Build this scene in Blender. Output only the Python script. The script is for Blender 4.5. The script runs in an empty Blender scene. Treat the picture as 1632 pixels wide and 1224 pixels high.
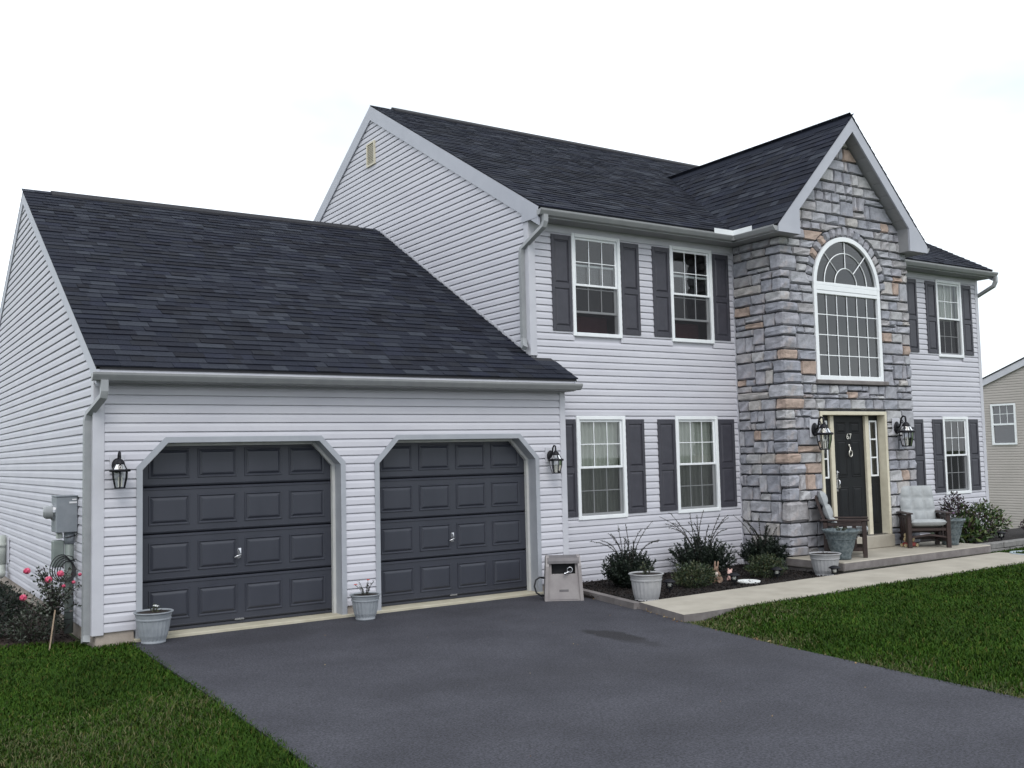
import bpy, math, random
import numpy as np
from mathutils import Vector, Matrix
random.seed(7); rng = np.random.default_rng(7)
R = math.radians
S = bpy.context.scene
COL = S.collection

# ------------------------------------------------------------------ camera
cam_d = bpy.data.cameras.new('camera'); cam = bpy.data.objects.new('camera', cam_d); COL.objects.link(cam)
S.camera = cam
YAW, PITCH, ROLL, FOC = 0.58641, 0.07010, -0.02340, 1599.28
Fw = Vector((math.sin(YAW)*math.cos(PITCH), math.cos(YAW)*math.cos(PITCH), math.sin(PITCH)))
Rt = Vector((math.cos(YAW), -math.sin(YAW), 0)); Up = Rt.cross(Fw)
R2 = Rt*math.cos(ROLL) + Up*math.sin(ROLL); U2 = Up*math.cos(ROLL) - Rt*math.sin(ROLL)
M = Matrix((R2, U2, -Fw)).transposed().to_4x4(); M.translation = (-2.2235, -11.4476, 1.7892)
cam.matrix_world = M
cam_d.sensor_width = 36; cam_d.lens = FOC/1632*36; cam_d.clip_start = 0.05; cam_d.clip_end = 2000
S.render.resolution_x, S.render.resolution_y = 1024, 768

# ------------------------------------------------------------------ world (thin bright overcast over a Nishita sky)
SUN_EL, SUN_AZ = 48, 205           # azimuth from +y, clockwise
W = bpy.data.worlds.new('World'); S.world = W; W.use_nodes = True
wt = W.node_tree; wn, wl = wt.nodes, wt.links; wn.clear()
sky = wn.new('ShaderNodeTexSky'); sky.sky_type = 'NISHITA'; sky.sun_disc = False
sky.sun_elevation = R(SUN_EL); sky.sun_rotation = R(SUN_AZ)
sc = wn.new('ShaderNodeVectorMath'); sc.operation = 'SCALE'; sc.inputs['Scale'].default_value = 0.10
tc = wn.new('ShaderNodeTexCoord')
mp = wn.new('ShaderNodeMapping'); mp.inputs['Location'].default_value = (0.304, 1.261, -0.771); mp.inputs['Scale'].default_value = (1.0, 1.0, 2.2)
nz = wn.new('ShaderNodeTexNoise'); nz.inputs['Scale'].default_value = 2.3; nz.inputs['Detail'].default_value = 5; nz.inputs['Roughness'].default_value = .5
rp = wn.new('ShaderNodeValToRGB')
els = rp.color_ramp.elements
els[0].position = .20; els[0].color = (.72, .74, .86, 1); els[1].position = .55; els[1].color = (1.20, 1.27, 1.35, 1)
e_ = els.new(.30); e_.color = (.78, .85, .95, 1); e_ = els.new(.40); e_.color = (.95, 1.02, 1.07, 1)
mx = wn.new('ShaderNodeMix'); mx.data_type = 'RGBA'; mx.inputs['Factor'].default_value = .90
bg = wn.new('ShaderNodeBackground'); bg.inputs['Strength'].default_value = 1.0
wo = wn.new('ShaderNodeOutputWorld')
wl.new(sky.outputs[0], sc.inputs[0]); wl.new(tc.outputs['Generated'], mp.inputs[0]); wl.new(mp.outputs[0], nz.inputs['Vector'])
wl.new(nz.outputs['Fac'], rp.inputs[0]); wl.new(sc.outputs[0], mx.inputs['A']); wl.new(rp.outputs[0], mx.inputs['B'])
wl.new(mx.outputs['Result'], bg.inputs['Color']); wl.new(bg.outputs[0], wo.inputs[0])

sd = bpy.data.lights.new('sun', 'SUN'); sd.energy = 1.0; sd.angle = R(25); sd.color = (1, .97, .93)
sun = bpy.data.objects.new('sun', sd); COL.objects.link(sun)
sv = Vector((math.sin(R(SUN_AZ))*math.cos(R(SUN_EL)), math.cos(R(SUN_AZ))*math.cos(R(SUN_EL)), math.sin(R(SUN_EL))))
sun.rotation_euler = sv.to_track_quat('Z', 'Y').to_euler(); sun.location = (-6, -14, 20)

vs = S.view_settings; vs.view_transform = 'Standard'; vs.look = 'None'; vs.exposure = 0.30; vs.gamma = 1; vs.use_curve_mapping = False

# ------------------------------------------------------------------ materials
MATS = {}
def lin(h):
    h = h.lstrip('#'); o = []
    for i in (0, 2, 4):
        c = int(h[i:i+2], 16)/255; o.append(c/12.92 if c <= .04045 else ((c+.055)/1.055)**2.4)
    return tuple(o)
def mat(name, col, col2=None, scale=4., rough=.6, bump=0., bscale=40., metal=0., spec=.5, detail=4, island=None, isl_pos=None, stretch=None, sheen=0.):
    """col/col2 blended by noise; island: list of colours picked per object / mesh island"""
    m = bpy.data.materials.new(name); m.use_nodes = True; MATS[name] = m
    t = m.node_tree; n, l = t.nodes, t.links; b = n['Principled BSDF']
    b.inputs['Roughness'].default_value = rough; b.inputs['Metallic'].default_value = metal; b.inputs['Specular IOR Level'].default_value = spec
    tcn = n.new('ShaderNodeTexCoord'); vec = tcn.outputs['Object']
    if stretch:
        mpn = n.new('ShaderNodeMapping'); mpn.inputs['Scale'].default_value = stretch; l.new(vec, mpn.inputs[0]); vec = mpn.outputs[0]
    src = None
    if island:
        oi = n.new('ShaderNodeObjectInfo'); ge = n.new('ShaderNodeNewGeometry')
        ad = n.new('ShaderNodeMath'); ad.operation = 'ADD'; l.new(oi.outputs['Random'], ad.inputs[0]); l.new(ge.outputs['Random Per Island'], ad.inputs[1])
        fr = n.new('ShaderNodeMath'); fr.operation = 'FRACT'; l.new(ad.outputs[0], fr.inputs[0])
        cr = n.new('ShaderNodeValToRGB'); cr.color_ramp.interpolation = 'CONSTANT'
        els = cr.color_ramp.elements
        while len(els) < len(island): els.new(.5)
        for i, c in enumerate(island):
            els[i].position = isl_pos[i] if isl_pos else i/len(island); els[i].color = (*c, 1)
        l.new(fr.outputs[0], cr.inputs[0]); src = cr.outputs[0]
    if col2 is not None:
        no = n.new('ShaderNodeTexNoise'); no.inputs['Scale'].default_value = scale; no.inputs['Detail'].default_value = detail; no.inputs['Roughness'].default_value = .6
        l.new(vec, no.inputs['Vector'])
        r2 = n.new('ShaderNodeValToRGB'); r2.color_ramp.elements[0].position = .35; r2.color_ramp.elements[1].position = .68
        if island:
            r2.color_ramp.elements[0].color = (*col, 1); r2.color_ramp.elements[1].color = (*col2, 1)
            mm = n.new('ShaderNodeMix'); mm.data_type = 'RGBA'; mm.blend_type = 'MULTIPLY'; mm.inputs['Factor'].default_value = 1
            l.new(src, mm.inputs['A']); l.new(r2.outputs[0], mm.inputs['B']); src = mm.outputs['Result']
        else:
            r2.color_ramp.elements[0].color = (*col, 1); r2.color_ramp.elements[1].color = (*col2, 1); src = r2.outputs[0]
        l.new(no.outputs['Fac'], r2.inputs[0])
    if src is None: b.inputs['Base Color'].default_value = (*col, 1)
    else: l.new(src, b.inputs['Base Color'])
    if bump:
        bn = n.new('ShaderNodeTexNoise'); bn.inputs['Scale'].default_value = bscale; bn.inputs['Detail'].default_value = 6; bn.inputs['Roughness'].default_value = .65
        l.new(vec, bn.inputs['Vector'])
        bp = n.new('ShaderNodeBump'); bp.inputs['Strength'].default_value = bump; bp.inputs['Distance'].default_value = .02
        l.new(bn.outputs['Fac'], bp.inputs['Height']); l.new(bp.outputs[0], b.inputs['Normal'])
    return m

mat('siding', (.53, .525, .575), (.58, .575, .62), scale=1.3, rough=.55, bump=.06, bscale=120, stretch=(1, 1, 3))
mat('siding_beige', (.40, .365, .335), (.44, .40, .37), scale=.8, rough=.6)
mat('trim', (.50, .50, .545), (.56, .56, .60), scale=3, rough=.45)
mat('rake', (.40, .41, .46), (.45, .46, .51), scale=2, rough=.45)
mat('gutter', (.29, .295, .305), (.34, .345, .35), scale=5, rough=.4)
mat('downspout', (.27, .28, .29), (.32, .33, .34), scale=5, rough=.4)
mat('casing', (.33, .345, .38), (.38, .395, .43), scale=4, rough=.5)
mat('jamb', (.50, .50, .50), (.58, .58, .55), scale=6, rough=.5)
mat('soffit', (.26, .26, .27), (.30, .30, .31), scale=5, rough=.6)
mat('white_vinyl', (.80, .82, .84), (.85, .87, .88), scale=6, rough=.35)
mat('cream', (.60, .55, .43), (.68, .63, .50), scale=8, rough=.45)
mat('shutter', (.042, .041, .054), (.053, .052, .066), scale=10, rough=.5, bump=.04, bscale=200)
mat('door_paint', (.031, .034, .047), (.039, .042, .056), scale=3, rough=.42, bump=.05, bscale=300, stretch=(1, 1, .25))
mat('entry_paint', (.005, .0055, .007), (.008, .009, .011), scale=5, rough=.5, spec=.3)
mat('steel', (.62, .62, .64), rough=.25, metal=1)
mat('brass', (.75, .72, .66), rough=.3, metal=.8)
mat('black_metal', (.006, .006, .009), (.011, .011, .015), scale=20, rough=.5, spec=.25)
mat('shingle', (.80, .80, .80), (1.15, 1.15, 1.15), scale=55, rough=.92, bump=.5, bscale=400, spec=.2,
    island=[(.015, .017, .027), (.022, .025, .037), (.017, .020, .032), (.030, .034, .047), (.019, .021, .029), (.039, .044, .058), (.020, .023, .038), (.012, .013, .020)],
    isl_pos=[0, .18, .36, .52, .62, .76, .84, .94])
mat('ridge', (.012, .012, .016), (.02, .02, .025), scale=20, rough=.9)
mat('deck', (.03, .03, .035), rough=.9)
mat('asphalt_felt', (.012, .012, .014), rough=.95)
mat('mortar', (.04, .04, .044), (.065, .065, .07), scale=20, rough=.95, bump=.4, bscale=60)
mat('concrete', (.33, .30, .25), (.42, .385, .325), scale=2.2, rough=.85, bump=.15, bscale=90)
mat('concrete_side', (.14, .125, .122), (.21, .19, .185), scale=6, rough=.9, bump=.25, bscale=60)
mat('foundation', (.34, .29, .25), (.44, .38, .33), scale=5, rough=.9, bump=.2, bscale=80)
mat('apron', (.42, .385, .29), (.50, .465, .37), scale=5, rough=.85)
mat('room', (.22, .20, .19), rough=.9)
mat('maroon', (.09, .018, .025), (.13, .03, .035), scale=5, rough=.8)
mat('curtain', (.62, .64, .58), (.75, .76, .70), scale=3, rough=.8, stretch=(3, 3, .3))
mat('pot_white', (.31, .31, .32), (.38, .38, .39), scale=7, rough=.55, bump=.05)
mat('pot_grey', (.24, .26, .285), (.30, .32, .345), scale=7, rough=.55, bump=.05)
mat('urn', (.055, .075, .085), (.16, .19, .20), scale=22, rough=.6, bump=.5, bscale=35)
mat('soil', (.012, .009, .008), (.03, .02, .016), scale=30, rough=1, bump=.8, bscale=60)
mat('mulch', (.008, .006, .006), (.022, .015, .013), scale=35, rough=1, bump=1., bscale=70)
mat('chips', (.6, .6, .6), (1.2, 1.2, 1.2), scale=30, rough=1, island=[(.012, .009, .008), (.020, .014, .012), (.03, .02, .017), (.008, .007, .007)])
mat('mulch_brown', (.022, .012, .009), (.05, .028, .02), scale=20, rough=1, bump=1., bscale=60)
mat('resin', (.26, .235, .235), (.31, .285, .28), scale=6, rough=.5, bump=.05, bscale=200)
mat('resin_lid', (.12, .11, .115), (.155, .142, .147), scale=6, rough=.5)
mat('rubber', (.012, .012, .015), rough=.5)
mat('dark', (.008, .008, .010), rough=.8)
mat('wood', (.022, .012, .011), (.045, .025, .021), scale=9, rough=.45, stretch=(1, 1, 6), bump=.1)
mat('cushion', (.32, .335, .345), (.39, .405, .41), scale=12, rough=.9, bump=.1, bscale=300)
mat('meter_grey', (.20, .22, .245), (.25, .27, .295), scale=8, rough=.45)
mat('pvc', (.40, .43, .40), (.50, .53, .49), scale=6, rough=.45)
mat('pvc_pipe', (.17, .20, .19), (.22, .25, .235), scale=6, rough=.5)
mat('label_white', (.7, .7, .72), rough=.5)
mat('needle', (.55, .55, .55), (1.1, 1.1, 1.1), scale=6, rough=.6, island=[(.006, .013, .008), (.010, .021, .010), (.016, .030, .014), (.007, .016, .012)])
mat('leaf_low', (.7, .7, .7), (1.3, 1.3, 1.3), scale=9, rough=.6, island=[(.018, .034, .012), (.030, .050, .018), (.045, .060, .02), (.012, .024, .010), (.06, .062, .025)])
mat('leaf_rose', (.8, .8, .8), (1.2, 1.2, 1.2), scale=9, rough=.5, island=[(.012, .022, .012), (.025, .038, .02), (.05, .06, .04), (.03, .02, .02), (.10, .11, .09)])
mat('leaf_bright', (.8, .8, .8), (1.2, 1.2, 1.2), scale=9, rough=.5, island=[(.03, .065, .015), (.05, .09, .02), (.09, .12, .03), (.02, .04, .012), (.05, .03, .03)])
mat('leaf_purple', (.8, .8, .8), (1.2, 1.2, 1.2), scale=9, rough=.6, island=[(.03, .015, .025), (.05, .025, .04), (.03, .03, .012)])
mat('twig', (.022, .018, .016), (.045, .036, .03), scale=20, rough=.8)
mat('stake', (.30, .22, .15), (.40, .30, .22), scale=20, rough=.7)
mat('petal_pink', (.55, .05, .13), (.72, .16, .25), scale=30, rough=.6)
mat('petal_violet', (.35, .20, .38), (.5, .33, .5), scale=20, rough=.7)
mat('petal_red', (.5, .06, .05), (.6, .12, .1), scale=20, rough=.7)
mat('rabbit_fur', (.16, .095, .065), (.28, .19, .14), scale=12, rough=.8, bump=.2, bscale=80)
mat('rabbit_white', (.60, .52, .46), rough=.8)
mat('pale_pink', (.55, .33, .30), (.65, .45, .40), scale=12, rough=.7)
mat('white_stone', (.62, .63, .62), (.72, .73, .72), scale=9, rough=.7)
mat('blue_glaze', (.30, .38, .44), (.40, .48, .52), scale=9, rough=.3)
mat('red_paint', (.25, .035, .035), (.32, .06, .05), scale=9, rough=.5)
mat('straw', (.45, .35, .2), (.55, .45, .28), scale=30, rough=.8)
mat('lamp_glass_solid', (.26, .27, .28), rough=.1)
mat('bulb', (.75, .73, .66), rough=.4)
mat('block', (.17, .165, .16), (.25, .24, .23), scale=12, rough=.9, bump=.4, bscale=50)
mat('litter', (.8, .8, .8), (1.2, 1.2, 1.2), scale=20, rough=.9, island=[(.20, .13, .06), (.28, .19, .09), (.13, .08, .05), (.32, .25, .14)])
mat('grass_blade', (.75, .75, .75), (1.25, 1.25, 1.25), scale=1.1, rough=.7, spec=.1,
    island=[(.020, .050, .005), (.027, .066, .006), (.036, .078, .008), (.024, .058, .006), (.050, .085, .010), (.080, .080, .020), (.016, .042, .005)],
    isl_pos=[0, .2, .4, .58, .76, .90, .94])
mat('grass_dry', (.8, .8, .8), (1.2, 1.2, 1.2), scale=3, rough=.7, island=[(.075, .085, .018), (.06, .07, .015), (.11, .10, .035), (.045, .06, .012)])
mat('lawn', (.020, .044, .006), (.034, .060, .009), scale=1.6, rough=1, bump=1., bscale=60)

# stone: per-stone tone, cloudy stain inside each
def stone_mat():
    m = mat('stone', (.74, .74, .74), (1.15, 1.15, 1.16), scale=7, rough=.85, bump=1., bscale=20,
        island=[(.37, .37, .405), (.32, .325, .365), (.42, .42, .45), (.36, .355, .39), (.47, .465, .475), (.34, .345, .385), (.40, .385, .395), (.45, .345, .29), (.40, .40, .435), (.48, .455, .44)],
        isl_pos=[0, .13, .25, .37, .48, .58, .68, .76, .85, .94])
    t = m.node_tree; n, l = t.nodes, t.links; b = n['Principled BSDF']
    src = b.inputs['Base Color'].links[0].from_socket
    no = n.new('ShaderNodeTexNoise'); no.inputs['Scale'].default_value = 2.6; no.inputs['Detail'].default_value = 3
    tcn = n.new('ShaderNodeTexCoord'); l.new(tcn.outputs['Object'], no.inputs['Vector'])
    r = n.new('ShaderNodeValToRGB'); r.color_ramp.elements[0].position = .60; r.color_ramp.elements[0].color = (0, 0, 0, 1); r.color_ramp.elements[1].position = .72; r.color_ramp.elements[1].color = (.55, .55, .55, 1)
    l.new(no.outputs['Fac'], r.inputs[0])
    mm = n.new('ShaderNodeMix'); mm.data_type = 'RGBA'; l.new(r.outputs[0], mm.inputs['Factor']); l.new(src, mm.inputs['A']); mm.inputs['B'].default_value = (.43, .325, .265, 1)
    l.new(mm.outputs['Result'], b.inputs['Base Color'])
stone_mat()

def asphalt_mat():
    m = mat('asphalt', (.031, .031, .041), (.050, .050, .063), scale=1.2, rough=.88, bump=.35, bscale=140, detail=8)
    t = m.node_tree; n, l = t.nodes, t.links; b = n['Principled BSDF']; src = b.inputs['Base Color'].links[0].from_socket
    geo = n.new('ShaderNodeNewGeometry')
    wob = n.new('ShaderNodeTexNoise'); wob.inputs['Scale'].default_value = 2.2; wob.inputs['Detail'].default_value = 4; l.new(geo.outputs['Position'], wob.inputs['Vector'])
    wsub = n.new('ShaderNodeVectorMath'); wsub.operation = 'MULTIPLY_ADD'; wsub.inputs[1].default_value = (.7, .7, 0); l.new(wob.outputs['Color'], wsub.inputs[0]); l.new(geo.outputs['Position'], wsub.inputs[2])
    # fine aggregate
    ag = n.new('ShaderNodeTexNoise'); ag.inputs['Scale'].default_value = 60; ag.inputs['Detail'].default_value = 2; l.new(geo.outputs['Position'], ag.inputs['Vector'])
    ar = n.new('ShaderNodeValToRGB'); ar.color_ramp.elements[0].position = .35; ar.color_ramp.elements[0].color = (.50, .50, .50, 1); ar.color_ramp.elements[1].position = .7; ar.color_ramp.elements[1].color = (1.55, 1.55, 1.55, 1)
    l.new(ag.outputs['Fac'], ar.inputs[0])
    mu = n.new('ShaderNodeMix'); mu.data_type = 'RGBA'; mu.blend_type = 'MULTIPLY'; mu.inputs['Factor'].default_value = 1; l.new(src, mu.inputs['A']); l.new(ar.outputs[0], mu.inputs['B'])
    cur = mu.outputs['Result']
    for (cx, cy, rx, ry, ang, amt, soft) in [(4.55, -3.05, .46, .19, -86, .90, .40), (4.50, -3.62, .34, .15, -70, .55, .7), (3.8, -4.4, 2.4, .5, -14, .24, 1.), (1.6, -.75, 1.6, .3, 3, .28, 1.), (4.5, -.75, 1.2, .28, 4, .25, 1.), (2.6, -6.0, 1.7, .35, -30, .14, 1.)]:
        vs_ = n.new('ShaderNodeVectorMath'); vs_.operation = 'SUBTRACT'; l.new(wsub.outputs[0], vs_.inputs[0]); vs_.inputs[1].default_value = (cx+.35, cy+.35, -.13)
        ro = n.new('ShaderNodeVectorRotate'); ro.rotation_type = 'Z_AXIS'; ro.inputs['Angle'].default_value = R(-ang); l.new(vs_.outputs[0], ro.inputs[0])
        sc_ = n.new('ShaderNodeVectorMath'); sc_.operation = 'MULTIPLY'; sc_.inputs[1].default_value = (1/rx, 1/ry, 0); l.new(ro.outputs[0], sc_.inputs[0])
        ln = n.new('ShaderNodeVectorMath'); ln.operation = 'LENGTH'; l.new(sc_.outputs[0], ln.inputs[0])
        mr = n.new('ShaderNodeMapRange'); mr.interpolation_type = 'SMOOTHSTEP'; mr.inputs['From Min'].default_value = 1+soft*.3; mr.inputs['From Max'].default_value = 1-soft*.75; mr.inputs['To Max'].default_value = amt
        l.new(ln.outputs['Value'], mr.inputs['Value'])
        mi = n.new('ShaderNodeMix'); mi.data_type = 'RGBA'; l.new(mr.outputs[0], mi.inputs['Factor']); l.new(cur, mi.inputs['A']); mi.inputs['B'].default_value = (.009, .008, .011, 1); cur = mi.outputs['Result']
    l.new(cur, b.inputs['Base Color'])
asphalt_mat()

def glass_mat(name, refl, tint):
    m = bpy.data.materials.new(name); m.use_nodes = True; MATS[name] = m
    t = m.node_tree; n, l = t.nodes, t.links; n.remove(n['Principled BSDF'])
    tr = n.new('ShaderNodeBsdfTransparent'); tr.inputs[0].default_value = (*tint, 1)
    gl = n.new('ShaderNodeBsdfGlossy'); gl.inputs['Roughness'].default_value = .015
    fr = n.new('ShaderNodeFresnel'); fr.inputs['IOR'].default_value = 1.5
    ad = n.new('ShaderNodeMath'); ad.operation = 'MULTIPLY_ADD'; ad.use_clamp = True; ad.inputs[1].default_value = 1.4; ad.inputs[2].default_value = refl; l.new(fr.outputs[0], ad.inputs[0])
    nb = n.new('ShaderNodeTexNoise'); nb.inputs['Scale'].default_value = 1.5; bp = n.new('ShaderNodeBump'); bp.inputs['Strength'].default_value = .02; l.new(nb.outputs['Fac'], bp.inputs['Height']); l.new(bp.outputs[0], gl.inputs['Normal'])
    mi = n.new('ShaderNodeMixShader'); l.new(ad.outputs[0], mi.inputs[0]); l.new(tr.outputs[0], mi.inputs[1]); l.new(gl.outputs[0], mi.inputs[2]); l.new(mi.outputs[0], n['Material Output'].inputs[0])
glass_mat('glass', .03, (.90, .92, .91)); glass_mat('glass_arch', .055, (.55, .57, .58)); glass_mat('lamp_glass', .0, (.92, .93, .93))
def screen_mat():
    m = bpy.data.materials.new('screen'); m.use_nodes = True; MATS['screen'] = m
    t = m.node_tree; n, l = t.nodes, t.links; n.remove(n['Principled BSDF'])
    tr = n.new('ShaderNodeBsdfTransparent'); df = n.new('ShaderNodeBsdfDiffuse'); df.inputs[0].default_value = (.05, .05, .055, 1)
    mi = n.new('ShaderNodeMixShader'); mi.inputs[0].default_value = .50; l.new(tr.outputs[0], mi.inputs[1]); l.new(df.outputs[0], mi.inputs[2]); l.new(mi.outputs[0], n['Material Output'].inputs[0])
screen_mat()

# ------------------------------------------------------------------ helpers
def link(name, me, parent=None, loc=None):
    o = bpy.data.objects.new(name, me); COL.objects.link(o)
    if parent: o.parent = parent
    if loc is not None: o.location = loc
    return o
def tag(o, label=None, cat=None, group=None, kind=None):
    if label: o['label'] = label
    if cat: o['category'] = cat
    if group: o['group'] = group
    if kind: o['kind'] = kind
    return o
def thing(name, label, cat, loc=(0, 0, 0), rz=0., group=None):
    o = bpy.data.objects.new(name, None); COL.objects.link(o); o.location = loc; o.rotation_euler = (0, 0, rz); o.empty_display_size = .1
    return tag(o, label, cat, group)
class MB:
    def __init__(s): s.v = []; s.f = []
    def add(s, v, f):
        k = len(s.v); s.v += [tuple(p) for p in v]; s.f += [tuple(i+k for i in q) for q in f]; return s
    def box(s, x0, x1, y0, y1, z0, z1, bev=0., tf=None):
        if bev <= 0:
            v = [(x, y, z) for z in (z0, z1) for y in (y0, y1) for x in (x0, x1)]
            f = [(0, 2, 3, 1), (4, 5, 7, 6), (0, 1, 5, 4), (2, 6, 7, 3), (0, 4, 6, 2), (1, 3, 7, 5)]
        else:
            b = min(bev, .45*min(abs(x1-x0), abs(y1-y0), abs(z1-z0)))
            v = []; idx = {}
            for sx in (0, 1):
                for sy in (0, 1):
                    for sz in (0, 1):
                        X, Y, Z = (x0, x1)[sx], (y0, y1)[sy], (z0, z1)[sz]; dx, dy, dz = b*(1-2*sx), b*(1-2*sy), b*(1-2*sz)
                        idx[sx, sy, sz] = len(v); v += [(X, Y+dy, Z+dz), (X+dx, Y, Z+dz), (X+dx, Y+dy, Z)]
            I = lambda a, c, d, k: idx[a, c, d]+k
            f = [(I(0,0,0,0), I(0,0,1,0), I(0,1,1,0), I(0,1,0,0)), (I(1,0,0,0), I(1,1,0,0), I(1,1,1,0), I(1,0,1,0)),
                 (I(0,0,0,1), I(1,0,0,1), I(1,0,1,1), I(0,0,1,1)), (I(0,1,0,1), I(0,1,1,1), I(1,1,1,1), I(1,1,0,1)),
                 (I(0,0,0,2), I(0,1,0,2), I(1,1,0,2), I(1,0,0,2)), (I(0,0,1,2), I(1,0,1,2), I(1,1,1,2), I(0,1,1,2))]
            for a in (0, 1):
                for c in (0, 1):
                    f += [(I(a,c,0,0), I(a,c,1,0), I(a,c,1,1), I(a,c,0,1)), (I(a,0,c,0), I(a,1,c,0), I(a,1,c,2), I(a,0,c,2)), (I(0,a,c,1), I(1,a,c,1), I(1,a,c,2), I(0,a,c,2))]
            for k in idx.values(): f.append((k, k+1, k+2))
        if tf is not None: v = [tuple(tf @ Vector(p)) for p in v]
        return s.add(v, f)
    def prism(s, pts, d):
        """pts: list of 3D points of a polygon, extruded by vector d"""
        n = len(pts); P = [Vector(p) for p in pts]; d = Vector(d)
        v = P+[p+d for p in P]; f = [tuple(range(n))[::-1], tuple(range(n, 2*n))]+[(i, (i+1) % n, n+(i+1) % n, n+i) for i in range(n)]
        return s.add(v, f)
    def quad(s, a, b, c, d): return s.add([a, b, c, d], [(0, 1, 2, 3)])
    def tube(s, path, r, n=6, cap=True, rect=None):
        P = [Vector(p) for p in path]; k0 = len(s.v); m = len(P); up = Vector((0, 0, 1))
        prev = None
        for i, p in enumerate(P):
            t = ((P[min(i+1, m-1)]-p).normalized()+(p-P[max(i-1, 0)]).normalized()).normalized()
            if prev is None:
                a = t.cross(up) if abs(t.z) < .95 else t.cross(Vector((0, 1, 0)))
            else: a = prev-t*prev.dot(t)
            a.normalize(); b = t.cross(a); prev = a
            rr = r[i] if isinstance(r, (list, tuple)) else r
            if rect:
                off = [a*(rect[0]*q[0])+b*(rect[1]*q[1]) for q in ((-.5, -.5), (.5, -.5), (.5, .5), (-.5, .5))]; n = 4
            else: off = [a*(rr*math.cos(2*math.pi*j/n))+b*(rr*math.sin(2*math.pi*j/n)) for j in range(n)]
            s.v += [tuple(p+o) for o in off]
        for i in range(m-1):
            for j in range(n):
                A = k0+i*n+j; B = k0+i*n+(j+1) % n; s.f.append((A, B, B+n, A+n))
        if cap: s.f.append(tuple(k0+j for j in range(n))[::-1]); s.f.append(tuple(k0+(m-1)*n+j for j in range(n)))
        return s
    def lathe(s, prof, n=20, c=(0, 0, 0), flute=0., fl_rng=None, sq=(1, 1)):
        k0 = len(s.v); m = len(prof)
        for r, z in prof:
            for j in range(n):
                a = 2*math.pi*j/n; rr = r
                if flute and fl_rng[0] <= z <= fl_rng[1]: rr = r-(flute if j % 2 else 0)
                s.v.append((c[0]+rr*math.cos(a)*sq[0], c[1]+rr*math.sin(a)*sq[1], c[2]+z))
        for i in range(m-1):
            for j in range(n): s.f.append((k0+i*n+j, k0+i*n+(j+1) % n, k0+(i+1)*n+(j+1) % n, k0+(i+1)*n+j))
        if prof[0][0] > 1e-6: s.f.append(tuple(k0+j for j in range(n))[::-1])
        if prof[-1][0] > 1e-6: s.f.append(tuple(k0+(m-1)*n+j for j in range(n)))
        return s
    def ell(s, c, r, nu=12, nv=8, rot=None):
        k0 = len(s.v)
        for i in range(nv+1):
            th = math.pi*i/nv
            for j in range(nu):
                a = 2*math.pi*j/nu; p = Vector((r[0]*math.sin(th)*math.cos(a), r[1]*math.sin(th)*math.sin(a), r[2]*math.cos(th)))
                if rot is not None: p = rot @ p
                s.v.append((c[0]+p.x, c[1]+p.y, c[2]+p.z))
        for i in range(nv):
            for j in range(nu): s.f.append((k0+i*nu+j, k0+i*nu+(j+1) % nu, k0+(i+1)*nu+(j+1) % nu, k0+(i+1)*nu+j))
        return s
    def mesh(s, name, m, smooth=False):
        me = bpy.data.meshes.new(name); me.from_pydata(s.v, [], s.f); me.materials.append(MATS[m])
        if smooth: me.polygons.foreach_set('use_smooth', [True]*len(me.polygons))
        me.update(); return me
    def build(s, name, m, parent=None, smooth=False, loc=None):
        return link(name, s.mesh(name, m, smooth), parent, loc)
def np_mesh(name, V, F, m, parent=None, smooth=False):
    me = bpy.data.meshes.new(name); nf, k = F.shape
    me.vertices.add(len(V)); me.vertices.foreach_set('co', V.astype(np.float32).ravel())
    me.loops.add(nf*k); me.loops.foreach_set('vertex_index', F.astype(np.int32).ravel())
    me.polygons.add(nf); me.polygons.foreach_set('loop_start', np.arange(0, nf*k, k, dtype=np.int32)); me.polygons.foreach_set('loop_total', np.full(nf, k, dtype=np.int32))
    if smooth: me.polygons.foreach_set('use_smooth', np.ones(nf, dtype=bool))
    me.materials.append(MATS[m]); me.update(calc_edges=True)
    return link(name, me, parent)
def box(name, m, parent, *a, bev=0.): return MB().box(*a, bev=bev).build(name, m, parent)
def wall_holes(name, m, parent, a0, a1, z0, z1, holes, place):
    """flat panel with rectangular holes; place(a,z)->3D"""
    xs = sorted({a0, a1, *[h[0] for h in holes], *[h[1] for h in holes]}); zs = sorted({z0, z1, *[h[2] for h in holes], *[h[3] for h in holes]})
    xs = [x for x in xs if a0 <= x <= a1]; zs = [z for z in zs if z0 <= z <= z1]; mb = MB()
    for i in range(len(xs)-1):
        for j in range(len(zs)-1):
            cx, cz = (xs[i]+xs[i+1])/2, (zs[j]+zs[j+1])/2
            if any(h[0] < cx < h[1] and h[2] < cz < h[3] for h in holes): continue
            mb.quad(place(xs[i], zs[j]), place(xs[i+1], zs[j]), place(xs[i+1], zs[j+1]), place(xs[i], zs[j+1]))
    return mb.build(name, m, parent)

# ------------------------------------------------------------------ dimensions
C4 = .1016
GW = 6.2355; D = .3987; HX = 5.9945; HR = 17.243; SX = 10.152; S2 = 13.4076; YS = -.6267; XC = (SX+S2)/2
HB = -.099                                        # house siding bottom
GZ = lambda y: 2.957+.577*y                       # garage roof surface (front slope)
GRY, GRZ = 5.2954, 2.957+.577*5.2954
HZ = lambda y: 5.285+.577*y                       # main roof surface (front slope)
HRY = 5.5148; HRZ = HZ(HRY)
XM = 1.054; XZ = 7.327; YX = YS-.263              # entry gable roof
GND = -.13

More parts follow.
